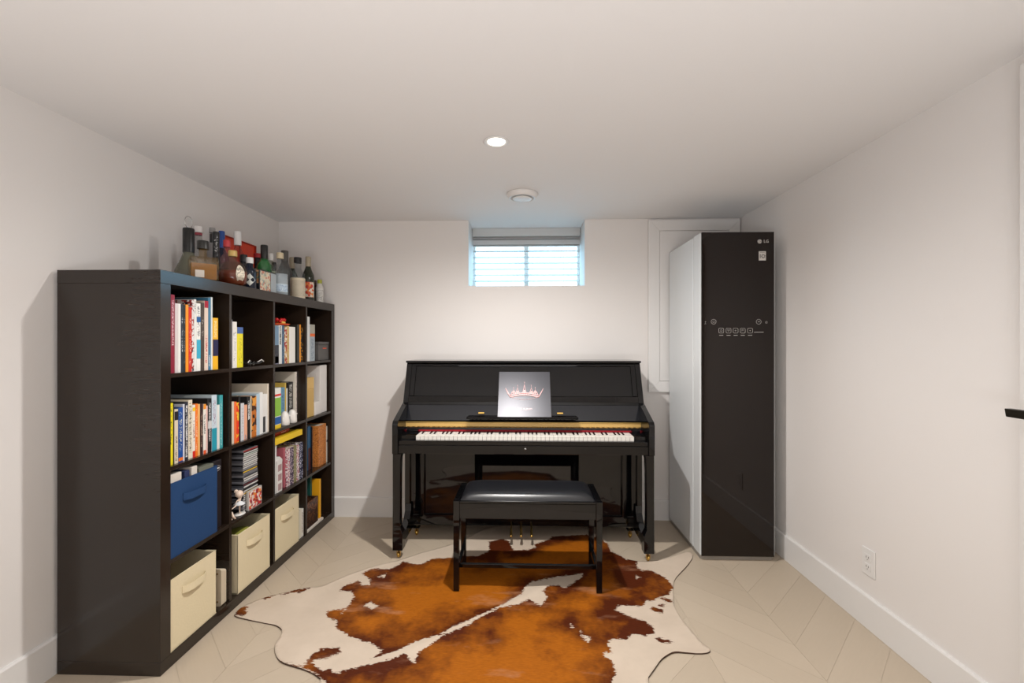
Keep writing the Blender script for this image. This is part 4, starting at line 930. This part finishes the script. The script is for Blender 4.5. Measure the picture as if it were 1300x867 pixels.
s = B(); s.box(-kw/2+.0005, kw/2-.0005, 0, .121, .0, .0045, .0008); s.box(-kw/2+.0009, kw/2-.0009, .001, .121, -.022, 0, .0004)
s.bm.normal_update(); w0 = s.link('white_key', wkm_)
s = B(); s.prism([(0, 0), (.004, .0045), (.067, .0045), (.067, 0)], 'x', -.0052, .0052, bev=.001); b0 = s.link('black_key', bkm)
n = 0
for i in range(52):
    o = w0 if i == 0 else w0.copy()
    if i: C.objects.link(o)
    o.parent = pn; o.location = Vector((K0+kw*(i+.5), 2.527, .6835))-WL[pn.name]
    note = (i+5) % 7     # 0=C
    if note in (0, 1, 3, 4, 5) and i < 51:
        q = b0 if n == 0 else b0.copy()
        if n: C.objects.link(q)
        q.parent = pn; q.location = Vector((K0+kw*(i+1), 2.580, .6885))-WL[pn.name]; n += 1
B().box(iL, iR, 2.765, 2.775, .150, .594).link('lower_panel', gloss, pn)
B().box(iL, iR, 2.752, 2.79, .085, .150, .003).link('bottom_rail', gloss, pn)
B().box(iL, iR, 2.79, 3.04, .085, .105).link('bottom_board', satin, pn)
B().box(iL, iR, 3.03, 3.045, .105, 1.09).link('back_board', satin, pn)
lk = B(); lk.lathe([(0, 0), (.006, 0), (.006, .003), (0, .003)], Xof(667, 2.49), 2.49, .625, 12, rot=Matrix.Rotation(PI/2, 3, 'X')).link('lock', chrome, pn)
for sx, (a_, b_) in ((-1, (PL, PL+.042)), (1, (PR-.042, PR))):
    # tapering front leg
    lg = B(); t_ = bmesh.new(); rows = []
    for (z_, wi, y0_, y1_) in ((.594, .050, 2.482, 2.535), (.57, .045, 2.482, 2.528), (.5, .043, 2.482, 2.525), (.3, .041, 2.482, 2.525), (.18, .042, 2.48, 2.527), (.145, .056, 2.478, 2.535), (.05, .056, 2.478, 2.535)):
        xo = PL+.003 if sx < 0 else PR-.003; xi = xo-sx*wi
        rows.append([t_.verts.new(v_) for v_ in ((xo, y0_, z_), (xi, y0_, z_), (xi, y1_, z_), (xo, y1_, z_))])
    for A_, B_ in zip(rows, rows[1:]):
        for k in range(4): t_.faces.new((A_[k], A_[(k+1) % 4], B_[(k+1) % 4], B_[k]))
    t_.faces.new(rows[0]); t_.faces.new(rows[-1]); bmesh.ops.recalc_face_normals(t_, faces=t_.faces)
    bmesh.ops.bevel(t_, geom=list(t_.edges), offset=.0015, segments=1, affect='EDGES')
    lg.add(t_); lg.link('leg', gloss, pn)
    B().prism([(2.535, .055), (2.86, .055), (2.86, .085), (2.745, .0852), (2.743, .22), (2.735, .18), (2.70, .14), (2.62, .11), (2.535, .105)], 'x', min(a_, b_)+.004 if sx < 0 else a_-.0, b_ if sx < 0 else b_-.004, bev=.001).link('toe_block', gloss, pn)
    # inner post beside the lower panel
    pxx = -.655 if sx < 0 else .60
    B().box(pxx, pxx+.03, 2.735, 2.764, .1505, .593, .002).link('inner_post', gloss, pn)
    for (cy_, cx_) in ((2.506, (PL+.031) if sx < 0 else (PR-.031)), (2.80, (PL+.062) if sx < 0 else (PR-.062))):
        s = B(); zt_ = .05 if cy_ < 2.6 else .055
        if cy_ > 2.6: s.box(cx_-.02, cx_+.02, cy_-.02, cy_+.02, .05, .0548, mi=1)
        s.lathe([(0, zt_), (.011, zt_), (.011, zt_-.006), (.005, zt_-.01), (.005, .03), (0, .03)], cx_, cy_, 0, 14)
        s.lathe([(0, -.007), (.012, -.007), (.0165, -.003), (.0165, .003), (.012, .007), (0, .007)], cx_, cy_, .017, 16, rot=Matrix.Rotation(PI/2, 3, 'Y'))
        s.box(cx_-.011, cx_-.009, cy_-.006, cy_+.006, .012, .04); s.box(cx_+.009, cx_+.011, cy_-.006, cy_+.006, .012, .04)
        s.link('caster', [brass, gloss], pn)
for xx in (-.081, -.0215, .042):
    s = B(); s.tube([(xx, 2.77, .10), (xx, 2.73, .098), (xx, 2.70, .088), (xx, 2.675, .070), (xx, 2.655, .064), (xx, 2.645, .066)], [.005, .005, .006, .008, .009, .005], 12); s.link('pedal', brass, pn)

# record sleeve on music shelf
rc = thing('record_sleeve', 'square grey satin record sleeve with pink crown leaning on the piano music shelf', 'record', (0, 2.62, .7838))
x0, x1 = -.1585, .1565
Ab = Vector((0, 2.592, .7845)); At = Vector((0, 2.772, 1.04)); up = (At-Ab).normalized(); nm = Vector((0, -up.z, up.y))
sm = mat('sleeve_satin', (58, 58, 64), .34, .35, noise=.02)
p = [(Ab.y, Ab.z), (At.y, At.z), (At.y+.006, At.z-.002), (Ab.y+.006, Ab.z-.0005)]
p = [(a_, max(b_, .784)) for a_, b_ in p]
B().prism(p, 'x', x0, x1, bev=.0006).link('sleeve', sm, rc)
L_ = (At-Ab).length
def sp(u, v, o=.0012): return Vector(((x0+x1)/2+u, 0, 0)) + Vector((0, Ab.y, Ab.z)) + up*(v*L_) + nm*o
cm = mat('crown_pink', (240, 196, 196), .35)
cr = B()
# generic crown: two band arcs, points with beads
band = [sp(-.085+.17*i/16, .43+.045*math.sin(PI*i/16)) for i in range(17)]
cr.tube(band, .005, 6); cr.tube([q+up*.013 for q in band], .0036, 6)
cr.tube([sp(-.085+.17*i/16, .43-.055*math.sin(PI*i/16)) for i in range(17)], .0009, 5)
cr.tube([sp(-.085, .43), sp(-.1, .52), sp(-.115, .62)], [.0045, .005, .002], 6); cr.tube([sp(.085, .43), sp(.1, .52), sp(.115, .62)], [.003, .0034, .0015], 6)
for u, hh in ((-.066, .64), (-.042, .69), (0, .76), (.042, .69), (.066, .64)):
    zb_ = .475
    cr.tube([sp(u-.016, zb_), sp(u-.009, zb_+.06), sp(u, hh-.06)], [.0022, .002, .0012], 5); cr.tube([sp(u+.016, zb_), sp(u+.009, zb_+.06), sp(u, hh-.06)], [.0022, .002, .0012], 5)
    cr.sphere(tuple(sp(u, zb_+.05)),   .008 if u else .013, 1, .35, 1.3, 10); cr.sphere(tuple(sp(u, hh)), .0022, 1, .5, 1, 8)
    cr.tube([sp(u, hh-.06), sp(u, hh)], .0008, 5)
cr.link('crown_print', cm, rc)
text('THE ALBUM', .017, cm, rc, sp(0, .175, .0011), (1, 0, 0), up, .0002)

# ---------------------------------------------------------------- bench
bn = thing('piano_bench', 'glossy black piano bench with padded leather seat on the cowhide rug', 'bench', (.013, 2.30, .0075))
bx0, bx1, by0, by1 = -.349, .377, 2.156, 2.44
FT = .449; FB = .363; RZ = .0085
B().box(bx0+.031, bx1-.031, by0+.002, by0+.02, FB, FT-.012, .001).link('apron', gloss, bn)
B().box(bx0+.031, bx1-.031, by1-.02, by1-.002, FB, FT-.012, .001).link('apron', gloss, bn)
for a_ in (bx0+.006, bx1-.022): B().box(a_, a_+.016, by0+.031, by1-.031, FB, FT-.012, .001).link('apron', gloss, bn)
for xx in (bx0, bx1-.03):
    for yy in (by0, by1-.03):
        t_ = bmesh.new(); rows = []
        for z_, k in ((FT, 0), (FB-.01, 0), (FB-.02, .003), (RZ, .004)): rows.append([t_.verts.new(v) for v in ((xx+k*.3, yy+k*.3, z_), (xx+.03-k*.3, yy+k*.3, z_), (xx+.03-k*.3, yy+.03-k*.3, z_), (xx+k*.3, yy+.03-k*.3, z_))])
        for A_, B_ in zip(rows, rows[1:]):
            for k in range(4): t_.faces.new((A_[k], A_[(k+1) % 4], B_[(k+1) % 4], B_[k]))
        t_.faces.new(rows[0]); t_.faces.new(rows[-1]); bmesh.ops.recalc_face_normals(t_, faces=t_.faces); bmesh.ops.bevel(t_, geom=list(t_.edges), offset=.0015, segments=1, affect='EDGES')
        s = B(); s.add(t_); s.link('leg', gloss, bn)
s = B()
for a_, b_, c_, d_ in ((bx0+.0305, bx1-.0305, by0, by0+.03), (bx0+.0305, bx1-.0305, by1-.03, by1), (bx0, bx0+.03, by0+.0305, by1-.0305), (bx1-.03, bx1, by0+.0305, by1-.0305)): s.box(a_, b_, c_, d_, FT-.0115, FT, .002)
s.link('seat_frame', gloss, bn)
for xx in (bx0+.006, bx1-.024): B().box(xx, xx+.018, by0+.031, by1-.031, .085, .11, .002).link('side_stretcher', gloss, bn)
B().box(bx0+.0245, bx1-.0245, 2.225, 2.243, .088, .108, .002).link('stretcher', gloss, bn)
# cushion
t_ = bmesh.new(); nx, ny = 40, 20; g = []
cx0, cx1, cy0, cy1 = bx0+.034, bx1-.034, by0+.012, by1-.012
for j in range(ny+1):
    row = []
    for i in range(nx+1):
        u = -1+2*i/nx; v = -1+2*j/ny
        hh = .034*(1-abs(u)**9)**.5*(1-abs(v)**5)**.5
        row.append(t_.verts.new(((cx0+cx1)/2+u*(cx1-cx0)/2, (cy0+cy1)/2+v*(cy1-cy0)/2, FT+.001+hh)))
    g.append(row)
for j in range(ny):
    for i in range(nx): t_.faces.new((g[j][i], g[j][i+1], g[j+1][i+1], g[j+1][i]))
s = B(); s.add(t_, 0, True)
s.box(cx0, cx1, cy0, cy1, FT-.02, FT+.0012)
lm = grained('black_leather', (26, 27, 31), .3, 160, .12, cv=.05, spec=.6)
s.link('cushion', lm, bn)

# ---------------------------------------------------------------- clothes steamer cabinet
sc = thing('clothes_steamer', 'tall slim white steam closet with dark brown glass door by right wall', 'appliance', (1.19, 2.8, 0))
sx0, sx1 = .985, 1.398
wp = mat('white_enamel', (226, 230, 232), .22, noise=.01)
B().box(sx0, sx1, 2.626, 3.05, .0285, 1.835, .004, seg=2).link('cabinet_body', wp, sc)
B().box(sx0+.007, sx1-.007, 2.618, 2.6245, .032, 1.83).link('door_gasket', mat('gasket_grey', (50, 50, 52), .7), sc)
B().box(sx0, sx1, 2.52, 2.6165, .0285, 1.838, .003, seg=2).link('door', wp, sc)
gm_ = mat('dark_brown_glass', (24, 16, 12), .03, noise=0, spec=.4)
gd = B().box(sx0+.006, sx1-.007, 2.512, 2.5195, .0275, 1.84, .001).link('glass_front', gm_, sc)
B().box(sx0+.008, sx1-.008, 2.532, 3.04, .0003, .028).link('plinth', mat('plinth_grey', (150, 144, 136), .5), sc)
pr = mat('panel_print', (205, 202, 198), .5)
yg = 2.5115
def gx(p): return Xof(p, yg)
def gz(p, q): return Zof(q, gx(p), yg)
U, Xd = (0, 0, 1), (1, 0, 0)
text('LG', .0235, pr, sc, (gx(973.2)-.002, yg, gz(970, 306.5)), Xd, U, .0003)
lg = B(); cxx, czz = gx(964.4), gz(964, 306.5)
lg.lathe([(0, 0), (.0118, 0), (.0118, .0006), (0, .0006)], cxx, yg, czz, 24, rot=Matrix.Rotation(PI/2, 3, 'X')).link('round_logo', pr, sc)
dkp = mat('logo_cut', (60, 48, 44), .5)
l2 = B(); ring = [(cxx+.0085*math.cos(q), yg-.0008, czz+.0085*math.sin(q)) for q in [math.radians(75+i*285/18) for i in range(19)]]
l2.tube(ring, .0007, 5); l2.tube([ring[-1], (cxx+.002, yg-.0008, czz)], .0007, 5); l2.tube([(cxx, yg-.0008, czz+.005), (cxx, yg-.0008, czz-.004), (cxx+.003, yg-.0008, czz-.004)], .0007, 5)
l2.sphere((cxx-.0045, yg-.0008, czz+.0035), .0012, seg=8); l2.link('logo_line', dkp, sc)
sx_, sz_ = gx(967.8), gz(968, 324.8)
stk = B().box(sx_-.0195, sx_+.0195, yg-.0004, yg+.0002, sz_-.0255, sz_+.0255, 0).link('sticker', mat('sticker_silver', (206, 202, 196), .4), sc)
text('1', .034, dkp, sc, (sx_-.012, yg-.0006, sz_-.003), Xd, U, .0003)
o_ = B(); o_.tube([(sx_+.0045+.0085*math.cos(q), yg-.0008, sz_-.002+.0085*math.sin(q)) for q in [i*PI/4+.2 for i in range(8)]], .0018, 6, closed=True)
for i in range(8):
    q = i*PI/4+.2; o_.tube([(sx_+.0045+.0085*math.cos(q), yg-.0008, sz_-.002+.0085*math.sin(q)), (sx_+.0045+.0125*math.cos(q), yg-.0008, sz_-.002+.0125*math.sin(q))], .0013, 5)
o_.link('zero_gear', dkp, sc)
B().box(sx_-.014, sx_+.014, yg-.0008, yg-.0004, sz_+.017, sz_+.0195).link('sticker_line', mat('sticker_print', (120, 116, 112), .5), sc)
def icon(p, q, r_, shape, inner):
    cx_, cz_ = gx(p), gz(p, q); s = B()
    if shape == 'ring': s.tube([(cx_+r_*math.cos(a_), yg, cz_+r_*math.sin(a_)) for a_ in [i*2*PI/20 for i in range(20)]], .0008, 5, closed=True)
    if shape == 'sq':
        pts = []
        for sx1_, sz1_, a0 in ((1, -1, -90), (1, 1, 0), (-1, 1, 90), (-1, -1, 180)):
            for k in range(4): an = math.radians(a0+k*30); pts.append((cx_+sx1_*r_*.6+r_*.4*math.cos(an), yg, cz_+sz1_*r_*.6+r_*.4*math.sin(an)))
        s.tube(pts, .0008, 5, closed=True)
    for seg_ in inner: s.tube([(cx_+u*r_, yg, cz_+v*r_) for u, v in seg_], .0007, 5)
    s.link('control_icon', pr, sc)
icon(906, 408.4, .0135, 'ring', [[(0, .5), (0, 0)], [(-.45, .2), (-.35, -.35), (.35, -.35), (.45, .2)]])
icon(963.2, 408.4, .0135, 'ring', [[(-.4, 0), (.4, 0)], [(0, .35), (.4, 0), (0, -.35)]])
icon(895.5, 409.5, .008, '', [[(-.7, -.9), (.7, -.9)], [(0, -.6), (0, .9), (-.5, .3)], [(0, .9), (.5, .3)]])
icon(973, 409.3, .007, '', [[(-.7, -.6), (.7, -.6), (.7, .4), (0, 1), (-.7, .4), (-.7, -.6)], [(0, -.6), (0, .2)]])
IN = [[[(-.5, -.3), (.5, -.3)], [(-.5, 0), (0, .5), (.5, 0)]], [[(-.5, .3), (0, -.4), (.5, .3)], [(-.5, .3), (.5, .3)]], [[(-.4, 0), (.4, 0)], [(0, .4), (0, -.4)]], [[(-.5, .2), (0, .5), (.5, .2)], [(-.5, -.2), (0, .1), (.5, -.2)]], [[(-.25, 0), (.25, 0)], [(0, .25), (0, -.25)]]]
for k, p in enumerate((915.6, 924.9, 933.9, 943, 952.3)):
    icon(p, 419.7, .0135, 'sq', IN[k])
    B().box(gx(p)-.011, gx(p)+.011, yg-.0003, yg+.0005, gz(p, 425.6)-.0011, gz(p, 425.6)+.0011).link('icon_caption', pr, sc)
B().box(gx(957.4), gx(969.3), yg-.0003, yg+.0005, gz(963, 421.7)-.001, gz(963, 421.7)+.001).link('status_line', pr, sc)
